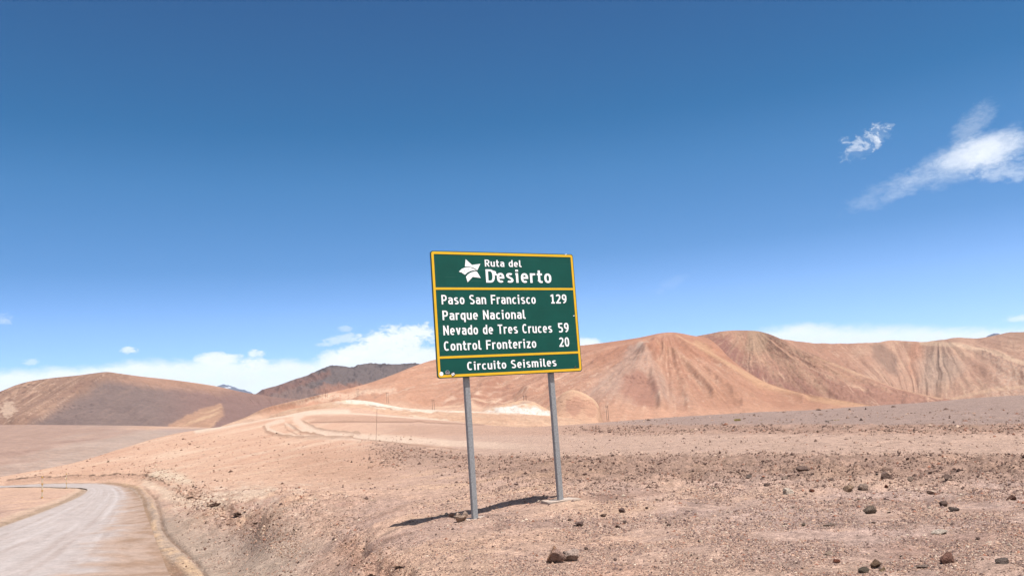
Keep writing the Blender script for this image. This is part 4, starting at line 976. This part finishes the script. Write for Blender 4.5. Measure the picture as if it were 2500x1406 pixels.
def ribbon(bm, P, hw, off, X0):
    P = np.array(P, float); closed = np.hypot(*(P[0] - P[-1])) < 1e-6
    if closed: P = P[:-1]
    n = len(P); T_ = np.empty_like(P)
    for i in range(n):
        a_ = P[(i - 1) % n] if (closed or i > 0) else None; c_ = P[(i + 1) % n] if (closed or i < n - 1) else None
        d1 = (P[i] - a_) if a_ is not None else None; d2 = (c_ - P[i]) if c_ is not None else None
        d1 = d1 / (np.hypot(*d1) + 1e-9) if d1 is not None else d2 / (np.hypot(*d2) + 1e-9)
        d2 = d2 / (np.hypot(*d2) + 1e-9) if d2 is not None else d1
        t_ = d1 + d2; t_ /= np.hypot(*t_) + 1e-9; T_[i] = np.array((-t_[1], t_[0])) / max(abs(t_ @ d1), .5)
    A_ = [bm.verts.new((X0 + p[0] + hw * q_[0], off, p[1] + hw * q_[1])) for p, q_ in zip(P, T_)]
    B_ = [bm.verts.new((X0 + p[0] - hw * q_[0], off, p[1] - hw * q_[1])) for p, q_ in zip(P, T_)]
    for i in range(n if closed else n - 1):
        j = (i + 1) % n; bm.faces.new((B_[i], B_[j], A_[j], A_[i]))
def fit_text(txt, x0, x1, base, cap, label, bold=0.0, parts=None):
    bm = bmesh.new(); X_ = 0.0; k = 0
    for ch in txt:
        w_, st_ = glyph(ch)
        for s_ in st_: ribbon(bm, s_, HF + bold, -.0030 - .0003 * (k % 5), X_); k += 1
        X_ += w_ + .125
    X_ -= .125
    kx = (x1 - x0) / X_
    for v in bm.verts: v.co = Vector((LX + x0 + v.co.x * kx, v.co.y, LZ + base + v.co.z * cap))
    bm.normal_update()
    for f in bm.faces:
        if f.normal.y > 0: f.normal_flip()
    o = link('lettering', me_from_bm('lettering', bm), M_white, sroot); o['label'] = label
    return o
def tline(txt, xl, yl, xr, yr, cap, bold=0.0):
    a = cr1(xl, yl); c = cr1(xr, yr); h = cr1(xl, yl - cap)[1] - a[1] if xl < 800 else cr1(xr, yr - cap)[1] - c[1]
    fit_text(txt, a[0], c[0], (a[1] + c[1]) / 2, h, 'white lettering reading ' + txt, bold)
tline('Ruta del', 640, 237, 988, 244, 66)
tline('Desierto', 652, 390, 1275, 394, 126)
tline('Paso San Francisco', 228, 600, 1125, 590, 90)
tline('129', 1268, 591, 1420, 587, 86)
tline('Parque Nacional', 237, 748, 1027, 734, 90)
tline('Nevado de Tres Cruces', 245, 893, 1282, 864, 92)
tline('59', 1342, 866, 1440, 863, 90)
tline('Control Fronterizo', 250, 1042, 1130, 1008, 90)
tline('20', 1350, 1001, 1445, 998, 88)
tline('Circuito Seismiles', 472, 1226, 1322, 1184, 80)
# star emblem: three pieces
def emb(pts): return [(LX + x, LZ + z) for x, z in (cr6(*p) for p in pts)]
bm = bmesh.new()
prism(bm, emb([(328,116),(465,242),(647,217),(580,358),(540,325),(480,295),(400,277),(312,275)]), -.0035, -.0005)
prism(bm, emb([(183,385),(240,330),(300,303),(370,292),(440,298),(500,325),(562,362),(480,362),(420,378),(360,410),(315,452),(240,410)]), -.0035, -.0005)
prism(bm, emb([(335,498),(365,460),(400,430),(435,408),(470,395),(540,382),(575,388),(657,524),(480,500),(372,617)]), -.0035, -.0005)
em = link('emblem', me_from_bm('emblem', bm), M_white, sroot); em['label'] = 'white five pointed star crossed by a curving road'
bm = bmesh.new()
for p in ([(285,370),(318,350),(322,356),(290,376)], [(362,334),(402,326),(402,333),(364,341)], [(450,330),(488,338),(486,344),(450,337)], [(228,404),(250,396),(254,402),(236,410)]):
    prism(bm, emb(p), -.0045, -.0036)
link('lane_mark', me_from_bm('lane_mark', bm), M_green, em)
bm = bmesh.new(); prism(bm, emb([(930,362),(985,385),(990,425),(1042,462),(1030,476),(975,468),(950,440)]), -.0042, -.0032)
o = link('patch', me_from_bm('patch', bm), M_white, sroot); o['label'] = 'torn white scrap between the D and the e'
# stickers low on the left
def disc(cx_, cz_, r, y0, y1, name, mt, par, lab=None, n=20):
    bm = bmesh.new(); prism(bm, [(cx_ + r * math.cos(k * 2 * math.pi / n), cz_ + r * math.sin(k * 2 * math.pi / n)) for k in range(n)], y0, y1)
    o = link(name, me_from_bm(name, bm), mt, par)
    if lab: o['label'] = lab
    return o
s1 = cr1(224, 1259); s2 = cr1(282, 1247); s3 = cr1(334, 1262)
disc(LX + s1[0], LZ + s1[1], .031, -.006, -.0042, 'sticker', M_white, sroot, 'round white sticker')
st = disc(LX + s2[0], LZ + s2[1], .035, -.006, -.0038, 'sticker', M_greyst, sroot, 'round black sticker with grey rim and bar')
disc(LX + s2[0], LZ + s2[1], .030, -.0072, -.0062, 'print', M_black, st)
bm = bmesh.new(); bx(bm, LX + s2[0] - .032, LX + s2[0] + .032, -.0085, -.0075, LZ + s2[1] - .010, LZ + s2[1] + .002); link('print', me_from_bm('print', bm), M_greyst, st)
def quad_at(cx_, cz_, w, h, ang, y0, y1):
    ca, sa = math.cos(ang), math.sin(ang); return [(cx_ + x * ca - z * sa, cz_ + x * sa + z * ca) for x, z in ((-w, -h), (w, -h), (w, h), (-w, h))]
bm = bmesh.new(); prism(bm, quad_at(LX + s3[0], LZ + s3[1], .028, .030, .35, 0, 0), -.006, -.0042); st = link('sticker', me_from_bm('sticker', bm), M_black, sroot); st['label'] = 'tilted dark sticker with two white bars'
for dz in (-.010, .010):
    bm = bmesh.new(); prism(bm, quad_at(LX + s3[0] - dz * .34, LZ + s3[1] + dz, .026, .006, .35, 0, 0), -.0075, -.0062); link('print', me_from_bm('print', bm), M_white, st)
for p in ((1487, 706, 8, 4), (1410, 122, 10, 3), (1500, 1192, 12, 5)):
    a = cr1(p[0], p[1]); bm = bmesh.new(); prism(bm, quad_at(LX + a[0], LZ + a[1], p[2] * .0016, p[3] * .0016, .4, 0, 0), -.006, -.0045)
    link('scuff', me_from_bm('scuff', bm), M_white if p[1] < 1000 else M_alu, sroot)
# posts, rails, clamps and footings
PW_, PD_ = .088, .07
for k, t in enumerate(PT):
    xc = LX + t * SW; zf = float(foot[k][2])
    bm = bmesh.new(); bx(bm, xc - PW_ / 2, xc + PW_ / 2, .052, .052 + PD_, zf - .12, LZ + SH - .05)
    bmesh.ops.bevel(bm, geom=bm.edges[:], offset=.006, segments=2, affect='EDGES')
    link('post', me_from_bm('post', bm), M_steel, sroot)
    bm = bmesh.new(); hx, hy = (.26, .18) if k == 0 else (.30, .19)
    bx(bm, xc - hx + .04, xc + hx, .10 - hy, .10 + hy, zf - .25, zf + .035)
    bmesh.ops.bevel(bm, geom=bm.edges[:], offset=.015, segments=2, affect='EDGES')
    bmesh.ops.subdivide_edges(bm, edges=bm.edges[:], cuts=2, use_grid_fill=True)
    for v in bm.verts: v.co += Vector([random.uniform(-.008, .008) for _ in range(3)])
    o = link('footing', me_from_bm('footing', bm), M_conc, sroot)
    for zz in (.25, 1.0, 1.7):
        bm = bmesh.new(); bx(bm, xc - .02, xc + .02, .150, .162, LZ + zz - .02, LZ + zz + .02); link('bolt', me_from_bm('bolt', bm), M_steel, sroot)
for zz in (.25, 1.0, 1.7):
    bm = bmesh.new(); bx(bm, LX + .08, LX + SW - .08, .028, .0515, LZ + zz - .03, LZ + zz + .03); link('rail', me_from_bm('rail', bm), M_steel, sroot)

# ------------------------------------------------------------------ rocks
def rock_mesh(seed, sub=3, cuts=14, lump=.10, flat=.8, col=(.2, .16, .14), spot=None, sharp=1.0):
    rg = np.random.default_rng(seed)
    bm = bmesh.new(); bmesh.ops.create_icosphere(bm, subdivisions=sub, radius=1)
    V = np.array([v.co[:] for v in bm.verts])
    for _ in range(cuts):
        n = rg.normal(size=3); n /= np.linalg.norm(n); d = rg.uniform(.34, .80) * sharp; s = V @ n - d
        V = V - np.where(s > 0, s * .97, 0)[:, None] * n
    V = V * (1 + lump * (fbm(V[:, 0] * 1.7 + seed, V[:, 1] * 1.7 + V[:, 2] * 2.3, 3, seed))[:, None])
    V = V / np.abs(V).max(0); V[:, 2] *= flat
    if seed in (31, 27, 34, 35): V[:, :2] *= (1 - .38 * np.clip(V[:, 2:3] + .1, 0, 1)); V[:, 0] += .18 * V[:, 2]
    V[:, 2] -= V[:, 2].min()
    for v, p in zip(bm.verts, V): v.co = p
    me = bpy.data.meshes.new('rock'); bm.to_mesh(me); bm.free()
    n = fbm(V[:, 0] * 2 + seed * 3, V[:, 1] * 2 + V[:, 2] * 3, 3, seed + 1)
    c = np.array(col)[None] * np.array([[.74, .66, .62]]) * (1 + .35 * n)[:, None]
    if spot is not None:
        sc_, fn = spot; c = lerpc(c, sc_, fn(V))
    ca = me.color_attributes.new('Col', 'FLOAT_COLOR', 'POINT'); c4 = np.ones((len(V), 4), np.float32); c4[:, :3] = np.clip(c, .01, .9); ca.data.foreach_set('color', c4.ravel())
    me.materials.append(M_rock)
    me.polygons.foreach_set('use_smooth', [False] * len(me.polygons))
    return me
def hfull1(x, y): return float(h_full(np.array([x]), np.array([y]))[0])
DK = (.205, .152, .132); BR = (.27, .195, .16); GR = (.33, .265, .225); PA = (.52, .42, .34); WH = (.66, .60, .52); PU = (.22, .155, .14); SL = (.21, .18, .165); TN = (.36, .27, .20); RD = (.22, .09, .06)
rocks = [ # px, py(bottom), width px, height/width, colour, label, seed
 (1357,1374,56,.72,(.40,.29,.25),'split orange and brown boulder, left one of the pair in the foreground below the sign',1),
 (1402,1371,54,.50,(.52,.43,.38),'lumpy grey rock leaning against the orange and brown boulder below the sign',2),
 (1433,1342,11,.9,DK,'small dark cube shaped stone just behind the grey foreground rock',3),
 (1089,1258,9,.8,WH,'small white pebble left of the pink stone by the left sign post',4),
 (1101,1262,16,.75,(.45,.30,.24),'round pink stone between the white pebble and the concrete lumps at the left post',5),
 (1116,1262,15,.9,(.56,.44,.36),'upper left concrete lump heaped beside the left sign post',6),
 (1134,1262,17,.9,(.58,.46,.38),'upper right concrete lump touching the left sign post footing',7),
 (1124,1274,30,.65,(.50,.39,.31),'widest concrete lump at the front of the heap by the left sign post',8),
 (1520,1251,17,.85,PU,'dark purple boulder shaped stone standing alone right of the right sign post',9),
 (1474,1261,17,.5,BR,'low brown stone just left of the dark purple stone right of the sign',10),
 (1390,1271,10,.7,DK,'small dark stone in front of the right sign post footing',11),
 (1417,1283,27,.42,PU,'flat purple wedge of rock in front of the right sign post',12),
 (1509,1288,14,.8,DK,'dark stone, left one of a close pair below the dark purple stone',13),
 (1527,1277,11,.8,DK,'small dark stone, upper right one of a close pair below the dark purple stone',14),
 (1635,1284,12,.75,DK,'small dark stone alone in the middle of the gravel right of the sign',15),
 (1927,1205,26,.72,WH,'bright white rock below the rubble strip right of the sign',16),
 (2172,1170,31,.68,DK,'largest black rock on the rubble strip at the right',17),
 (2173,1152,29,.45,BR,'low brown rock directly behind the largest black rock',18),
 (2107,1196,27,.55,GR,'tilted grey slab of rock left below the black rock',19),
 (2073,1200,28,.62,TN,'tan broken rock left of the tilted grey slab',20),
 (1828,1169,18,.65,SL,'blue grey stone at the left end of the rubble strip',21),
 (1962,1151,27,.5,DK,'wide dark rock on top edge of the rubble strip',22),
 (1920,1169,19,.5,GR,'low grey stone below the wide dark rock of the rubble strip',23),
 (1873,1186,15,.6,DK,'dark stone between the blue grey stone and the white rock',24),
 (2031,1174,14,.6,DK,'dark stone just above the tan broken rock',25),
 (1986,1200,15,.45,RD,'flat dark red stone right of the bright white rock',26),
 (2130,1253,26,.8,(.24,.20,.165),'angular grey brown rock standing alone below the grey slab',27),
 (2304,1236,21,.7,DK,'dark brown stone left of the slate stone at the far right',28),
 (2331,1248,21,.6,SL,'dark slate stone right below the dark brown stone at right',29),
 (2276,1207,18,.55,(.48,.36,.30),'pale pink stone above the dark brown stone at right',30),
 (2472,1221,22,.7,(.17,.10,.08),'reddish brown rock near the right edge of the picture',31),
 (2303,1304,38,.28,WH,'long flat white stone in the right foreground',32),
 (2025,1354,20,.5,PA,'small pale stone above the wedge shaped rocks',33),
 (2321,1375,34,.78,(.26,.15,.12),'reddish pyramid shaped rock in the right foreground',34),
 (2141,1387,33,.62,(.21,.145,.10),'brown wedge of rock with pointed left tip in the foreground',35),
 (2110,1398,25,.66,(.17,.15,.12),'dark rounded rock left below the brown wedge',36),
 (2159,1393,22,.45,(.30,.23,.15),'low tan rock right below the brown wedge',37),
 (2455,1375,34,.42,SL,'flat dark slate rock near the lower right corner',38),
 (2253,1387,26,.35,GR,'flat grey stone left of the reddish pyramid rock',39),
 (2027,1284,31,.28,GR,'long flat grey stone in the middle of the right gravel',40),
 (1964,1284,11,.75,(.2,.17,.13),'small olive brown stone left of the long flat grey stone',41),
 (2044,1374,14,.75,RD,'small pointed red brown stone above the dark rounded rock',42),
 (2316,1174,22,.7,DK,'dark jagged stone on the right part of the rubble strip',43),
 (2226,1175,17,.65,GR,'grey stone right of the largest black rock',44),
 (2163,1191,10,.9,RD,'small dark red stone just below the largest black rock',45),
 (1585,1027,10,.6,DK,'tiny dark boulder on the skyline right of the sign',46),
 (1806,1025,12,.3,(.14,.10,.06),'low dark stone with yellow tuft near the skyline',47),
 (1817,1022,8,.5,DK,'tiny dark stone next to the yellow tuft stone near skyline',48),
 (1958,1245,12,.5,WH,'small flat white stone between the white rock and the long grey stone',49),
 (2000,1003,12,.5,DK,'largest dark boulder on the skyline of the grey ridge',50),
 (2182,994,10,.5,DK,'right dark boulder on the skyline of the grey ridge',51),
 (2020,1031,10,.5,SL,'left dark stone of the short row on the grey ridge slope',52),
 (2030,1029,9,.5,SL,'right dark stone of the short row on the grey ridge slope',53),
 (2382,1384,0,0,DK,'',54),
]
for (px, py, w, hr, col, lab, sd) in rocks:
    if w == 0: continue
    p = hit(px, py, lambda a, c: h_full(a, c)) if py > 1100 else hit(px, py)
    d_ = math.hypot(p[0], p[1]); wid = w / FPX * math.hypot(d_, EZ)
    big = w > 40
    spot = None
    if sd == 1: spot = ((.34, .19, .12), lambda V_: sst(V_[:, 0] * -1 + V_[:, 2] * .6 + .35 * fbm(V_[:, 0] * 3, V_[:, 2] * 3, 2, 5), .75, 1.0) * sst(V_[:, 2], .6, .8))
    me = rock_mesh(sd + (30 if sd == 1 else 0), 4 if big else 3, 13 if sd != 2 else 7, .14 if sd != 2 else .42, 1.0, tuple(np.array(col) * 1.15), spot)
    o = link('rock', me, M_rock)
    wr = wid / 2
    # sizes: x across, y depth, z height
    o.scale = (wr * 1.05, wr * random.uniform(.75, 1.0), wid * hr * (1.3 if big else 1.08) / max(v.co.z for v in me.vertices))
    o.rotation_euler = (random.uniform(-.08, .08), random.uniform(-.08, .08), random.uniform(-.4, .4))
    yy = p[1] + wr * .5
    zz = hfull1(p[0], yy)
    o.location = (p[0], yy, min(zz, p[2] + .03) - wid * hr * .30)
    setp(o, lab, 'rock' if w >= 18 else 'stone')

# clods of the eroded bank: dark brown colour stands in for shade in their hollows
clods = [(524,1234,30,'shade-coloured earth clod overhanging the road bank, upper one',61),(577,1262,30,'broad shade-coloured earth clod lower down the road bank',62),(469,1218,22,'small shade-coloured earth clod at the upper end of the road bank',63),
         (627,1277,22,'shade-coloured earth clod at the lower end of the road bank row',64),(641,1295,10,'small loose shade-coloured clod below the row on the road bank',65),(881,1377,34,'largest shade-coloured crumbly clod in the foreground bank',66),
         (891,1333,13,'small shade-coloured clod above the crumbly clods of the foreground bank',67),(909,1396,28,'shade-coloured clod near the bottom edge left of the centre',68),(975,1400,26,'shade-coloured clod on the bottom edge right of the crumbly bank',69),
         (828,1386,14,'small shade-coloured clod left of the crumbly foreground bank',70)]
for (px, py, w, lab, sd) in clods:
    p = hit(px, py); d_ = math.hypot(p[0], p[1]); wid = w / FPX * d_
    me = rock_mesh(sd, 4, 5, 1.6, 1.0, (.15, .095, .075)); o = link('shade_clod', me, M_rock)
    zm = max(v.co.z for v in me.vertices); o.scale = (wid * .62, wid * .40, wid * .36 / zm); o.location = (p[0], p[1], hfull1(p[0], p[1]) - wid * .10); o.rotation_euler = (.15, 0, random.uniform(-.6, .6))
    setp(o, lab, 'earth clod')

# medium stones that nothing tells apart: individuals sharing meshes
pool = [rock_mesh(100 + k, 2, 9, .2, .75, c) for k, c in enumerate([DK, BR, PU, GR, (.2, .15, .13), (.30, .22, .18), SL, BR, PU, TN])]
def scatter_px(n, dens, seed, y0=1000, y1=1420, x0=-20, x1=2520):
    rg = np.random.default_rng(seed); out = []
    while len(out) < n:
        px = rg.uniform(x0, x1, n * 3); py = rg.uniform(y0, y1, n * 3); k = rg.uniform(0, 1, n * 3) < dens(px, py)
        out += list(zip(px[k], py[k]))
    return np.array(out[:n])
# grid of ground hits for quick placement: invert the ground mesh by nearest ray
def fast_hits(P2):
    """vectorised ray/ground intersection on the smooth surface"""
    d = ray(P2[:, 0], P2[:, 1]); hh = np.hypot(d[:, 0], d[:, 1]); ux, uy, s = d[:, 0] / hh, d[:, 1] / hh, d[:, 2] / hh
    rs = np.exp(np.linspace(math.log(6.5), math.log(300), 110))
    azs = np.linspace(-34, 34, 120); AA, RR2 = np.meshgrid(np.radians(azs), rs); HH = h_smooth(RR2 * np.sin(AA), RR2 * np.cos(AA))
    ai = (np.degrees(np.arctan2(ux, uy)) + 34) / 68 * 119; i0 = np.clip(ai.astype(int), 0, 118); ft = ai - i0
    prof = HH[:, i0] * (1 - ft) + HH[:, i0 + 1] * ft           # (110, n)
    g = rs[:, None] * s[None] + EZ - prof; neg = g < 0; k = np.where(neg.any(0), neg.argmax(0), -1); ok = k > 0; k = np.maximum(k, 1)
    j = np.arange(len(P2)); g0 = g[k - 1, j]; g1 = g[k, j]; t = np.clip(g0 / (g0 - g1 + 1e-9), 0, 1); r_ = rs[k - 1] + t * (rs[k] - rs[k - 1])
    return ux * r_, uy * r_, r_, ok
def roadfree(px, py):
    return 1 - sst(px, 480, 400) * sst(py, 1170, 1178)
def dens_mid(px, py):
    s1 = sst(px, 1150, 1500) * sst(py, 1108, 1130) * sst(py, 1200, 1160)
    n_ = fbm(px / 140, py / 40, 3, 120)
    return (s1 * .9 + .22 * sst(px, 1150, 1700) * sst(py, 1200, 1220) + .03) * sst(n_, -.4, .2) * sst(px, 700, 900)
P2 = scatter_px(260, dens_mid, 7, 1108, 1406)
hx_, hy_, hr_, ok = fast_hits(P2)
hz_ = h_full(hx_, hy_)
rg = np.random.default_rng(3)
for k in range(len(P2)):
    if not ok[k]: continue
    wpx = min(3.6 + rg.exponential(2.6), 11); wid = wpx / FPX * hr_[k]
    o = bpy.data.objects.new('stone', pool[rg.integers(len(pool))]); COL.objects.link(o)
    o.scale = (wid / 2, wid / 2 * rg.uniform(.7, 1), wid / 2 * rg.uniform(.4, .8)); o.rotation_euler = (rg.uniform(-.3, .3), rg.uniform(-.3, .3), rg.uniform(0, 6.28))
    o.location = (hx_[k], hy_[k], hz_[k] - wid * .05)
    if P2[k, 1] < 1205: setp(o, 'small brownish stone among many on the rubble strip beyond the sign', 'stone', 'stones of the rubble strip')
    else: setp(o, 'small brownish stone among many strewn over the gravel in the foreground', 'stone', 'stones strewn over the foreground gravel')

# gravel: far too many to count, joined
ico = bmesh.new()
for v_ in ((1, 0, 0), (-1, 0, 0), (0, 1, 0), (0, -1, 0), (0, 0, 1), (0, 0, -1)): ico.verts.new(v_)
bmesh.ops.convex_hull(ico, input=ico.verts[:]); ico.normal_update(); ico.verts.index_update()
IV = np.array([v.co[:] for v in ico.verts]); IF = np.array([[v.index for v in f.verts] for f in ico.faces]); ico.free()
def gravel(n, dens, seed, y0, y1, smin, smean, smax, name, cols, wts, x0=-20, x1=2520, rmin_m=.008, flat=.7):
    P2 = scatter_px(n, dens, seed, y0, y1, x0, x1); gx_, gy_, gr_, ok = fast_hits(P2); gx_, gy_, gr_ = gx_[ok], gy_[ok], gr_[ok]
    rg = np.random.default_rng(seed + 1); n = len(gx_)
    gz_ = h_full(gx_, gy_)
    s = np.clip(smin + rg.exponential(smean, n), smin, smax) / FPX * gr_ / 2; s = np.maximum(s, rmin_m)
    shp = IV[None] * (1 + rg.uniform(-.35, .35, (n, 6, 1))) * (s[:, None, None] * np.stack([rg.uniform(.7, 1.3, n), rg.uniform(.7, 1.3, n), rg.uniform(.5, 1.0, n) * flat / .7], -1)[:, None])
    a = rg.uniform(0, 6.28, n); ca, sa = np.cos(a)[:, None], np.sin(a)[:, None]
    X_ = shp[..., 0] * ca - shp[..., 1] * sa + gx_[:, None]; Y_ = shp[..., 0] * sa + shp[..., 1] * ca + gy_[:, None]; Z_ = shp[..., 2] + gz_[:, None] + s[:, None] * .1
    V_ = np.stack([X_, Y_, Z_], -1).reshape(-1, 3); F_ = (IF[None] + (np.arange(n) * 6)[:, None, None]).reshape(-1, 3)
    ci = rg.choice(len(cols), n, p=np.array(wts) / sum(wts)); c = np.array(cols)[ci] * rg.uniform(.75, 1.25, (n, 1))
    c = np.repeat(c, 6, 0)
    o = link(name, mesh_np(name, V_, F_, np.clip(c, .015, .85), False), M_peb); setp(o, 'loose gravel and pebbles covering the desert ground', 'gravel', kind='stuff')
    return o
cols = [C_(225, 186, 160), C_(200, 165, 146), C_(176, 148, 136), C_(150, 122, 112), C_(110, 88, 82), C_(240, 214, 190), C_(196, 140, 115)]
def dens_near(px, py):
    n_ = fbm(px / 170, py / 34, 4, 130)
    return (.25 + .75 * sst(px, 950, 1600)) * sst(n_, -.30, .22) * roadfree(px, py) * (.35 + .65 * sst(px, 500, 900))
gravel(48000, dens_near, 21, 1190, 1425, 2.0, 1.5, 10, 'gravel', cols, [3, 4, 4, 3, 1.4, 1.6, 1])
def dens_strip(px, py):
    s1 = sst(px, 1000, 1350) * sst(py, 1102, 1122) * sst(py, 1215, 1165)
    s2 = sst(px, 1300, 1500) * sst(np.abs(py - 1050), 14, 4) * .8
    s3 = sst(px, 860, 980) * sst(px, 1400, 1250) * sst(py - .12 * (px - 1000), 1086, 1096) * sst(py, 1150, 1120) * .7
    return np.clip(s1 + s2 + s3 + .07 * sst(px, 1250, 1500), 0, 1) * sst(fbm(px / 90, py / 16, 3, 140), -.45, .15)
gravel(26000, dens_strip, 31, 1000, 1215, 2.0, 1.6, 10, 'gravel', [C_(205, 168, 146), C_(176, 146, 130), C_(145, 116, 104), C_(108, 84, 76), C_(232, 200, 176), C_(186, 130, 106)], [2, 4, 4, 3, 1, 1])
def dens_left(px, py):
    b1 = sst(poly_dist(px, py, [(380,1180),(440,1215),(530,1240),(620,1285),(700,1330)]), 60, 10) + sst(poly_dist(px, py, [(860,1330),(900,1380),(960,1405)]), 60, 12)
    return (np.clip(b1, 0, 1) * .9 + .10) * roadfree(px, py) * sst(px, 1100, 950)
gravel(9000, dens_left, 41, 1060, 1420, 1.8, 1.2, 8, 'gravel', [C_(214, 172, 146), C_(180, 140, 120), C_(130, 98, 84), C_(96, 68, 58), C_(240, 210, 182)], [4, 4, 2, 1, 2])

# ------------------------------------------------------------------ rod, snow markers, power poles
def cyl(bm, x, y, z0, z1, r0, r1, n=8):
    a = [bm.verts.new((x + r0 * math.cos(k * 2 * math.pi / n), y + r0 * math.sin(k * 2 * math.pi / n), z0)) for k in range(n)]
    c = [bm.verts.new((x + r1 * math.cos(k * 2 * math.pi / n), y + r1 * math.sin(k * 2 * math.pi / n), z1)) for k in range(n)]
    bm.faces.new(a[::-1]); bm.faces.new(c)
    for k in range(n): j = (k + 1) % n; bm.faces.new((a[k], a[j], c[j], c[k]))
M_rod = plain_mat('weathered_wood', (.16, .10, .08), .9)
p = hit(918, 1076); d_ = math.hypot(p[0], p[1]); hgt = 76 / FPX * d_
bm = bmesh.new(); cyl(bm, 0, 0, -.3, hgt, .013 * d_ / 60, .011 * d_ / 60, 8); cyl(bm, 0, 0, hgt, hgt + .03, .03, .03, 8)
o = link('marker_rod', me_from_bm('marker_rod', bm), M_rod, loc=p); o.rotation_euler = (0, .08, 0)
setp(o, 'thin dark rod standing upright on the far slope left of the sign', 'rod')
M_or = plain_mat('orange_band', (.42, .24, .07), .6); M_cream = plain_mat('cream_paint', (.45, .38, .28), .6)
def snow_marker(px, py, hpx, rpx, label):
    p = hit(px, py); d_ = math.hypot(p[0], p[1]); h_ = hpx / FPX * d_; r_ = rpx / FPX * d_ / 2
    t = empty('snow_marker', p, label, 'marker post', 'snow marker posts beside the road')
    bm = bmesh.new(); cyl(bm, 0, 0, -.1, h_, r_, r_ * .9, 10); link('pole', me_from_bm('pole', bm), M_cream, t)
    for k in (.04, .34, .64, .95):
        bm = bmesh.new(); cyl(bm, 0, 0, h_ * k - h_ * .035, h_ * k + h_ * .035, r_ * 1.35, r_ * 1.35, 10); link('band', me_from_bm('band', bm), M_or, t)
snow_marker(103, 1216, 46, 2.6, 'taller cream marker post with orange bands left of the road bend')
snow_marker(162, 1191, 31, 1.4, 'smaller pale marker post further along the road bend')
M_pole = plain_mat('pole_wood', (.10, .075, .065), .9)
def hframe(px, py, hpx, sep, dist, label):
    p = at(px, py, dist); s_ = dist / FPX; h_ = hpx * s_
    t = empty('power_pole', p, label, 'power pole', 'twin power poles at the foot of the hills')
    for sgn in (-1, 1):
        bm = bmesh.new(); cyl(bm, sgn * sep * s_ / 2, 0, -8, h_, .24, .18, 6); link('pole', me_from_bm('pole', bm), M_pole, t)
    bm = bmesh.new(); bx(bm, -sep * s_ * .8, sep * s_ * .8, -.15, .15, h_ * .80, h_ * .80 + .35); link('cross_arm', me_from_bm('cross_arm', bm), M_pole, t)
hframe(874, 958, 10, 4, 1700, 'tiny twin power pole on the pale slope, highest and second from the left')
hframe(797, 961, 9, 4, 1650, 'leftmost twin power pole, faint on the slope above the track')
hframe(946, 973, 16, 4, 1450, 'twin power pole above the white scar left of the sign')
hframe(1058, 992, 18, 4.5, 1150, 'twin power pole left of the left sign post')
hframe(1282, 979, 14, 6, 898, 'twin power pole on top of the pale knoll between the sign posts')
hframe(1483, 1011, 21, 4, 1000, 'twin power pole right of the round mound')
# small yellowish tufts near the ridge
M_tuft = plain_mat('dry_grass', (.26, .20, .06), .9)
for (px, py, w, lab) in ((1800, 1026, 14, 'low yellow grass tuft under the dark stone near the skyline'), (1857, 1027, 7, 'small orange tuft right of the yellow tuft near the skyline'), (2042, 1028, 12, 'yellow grass tuft beside the short row of dark stones'), (1690, 1050, 8, 'pale dry tuft below the skyline right of the sign')):
    p = hit(px, py); d_ = math.hypot(p[0], p[1]); wd = w / FPX * d_ / 2
    bm = bmesh.new(); rg = random.Random(px)
    for k in range(60):
        a = rg.uniform(0, 6.28); r_ = wd * math.sqrt(rg.random()); x, y = r_ * math.cos(a), r_ * math.sin(a); hh = wd * rg.uniform(.4, .9); ww = wd * .06
        tx, ty = x * 1.3, y * 1.3
        v = [bm.verts.new(q_) for q_ in ((x - ww, y, -.03), (x + ww, y, -.03), (tx, ty, hh))]; bm.faces.new(v)
    o = link('grass_tuft', me_from_bm('grass_tuft', bm), M_tuft, loc=p); setp(o, lab, 'grass tuft')
print('TRIS', sum(len(o.data.polygons) * (2 if len(o.data.polygons[0].vertices) == 4 else 1) for o in COL.objects if o.type == 'MESH' and len(o.data.polygons)))
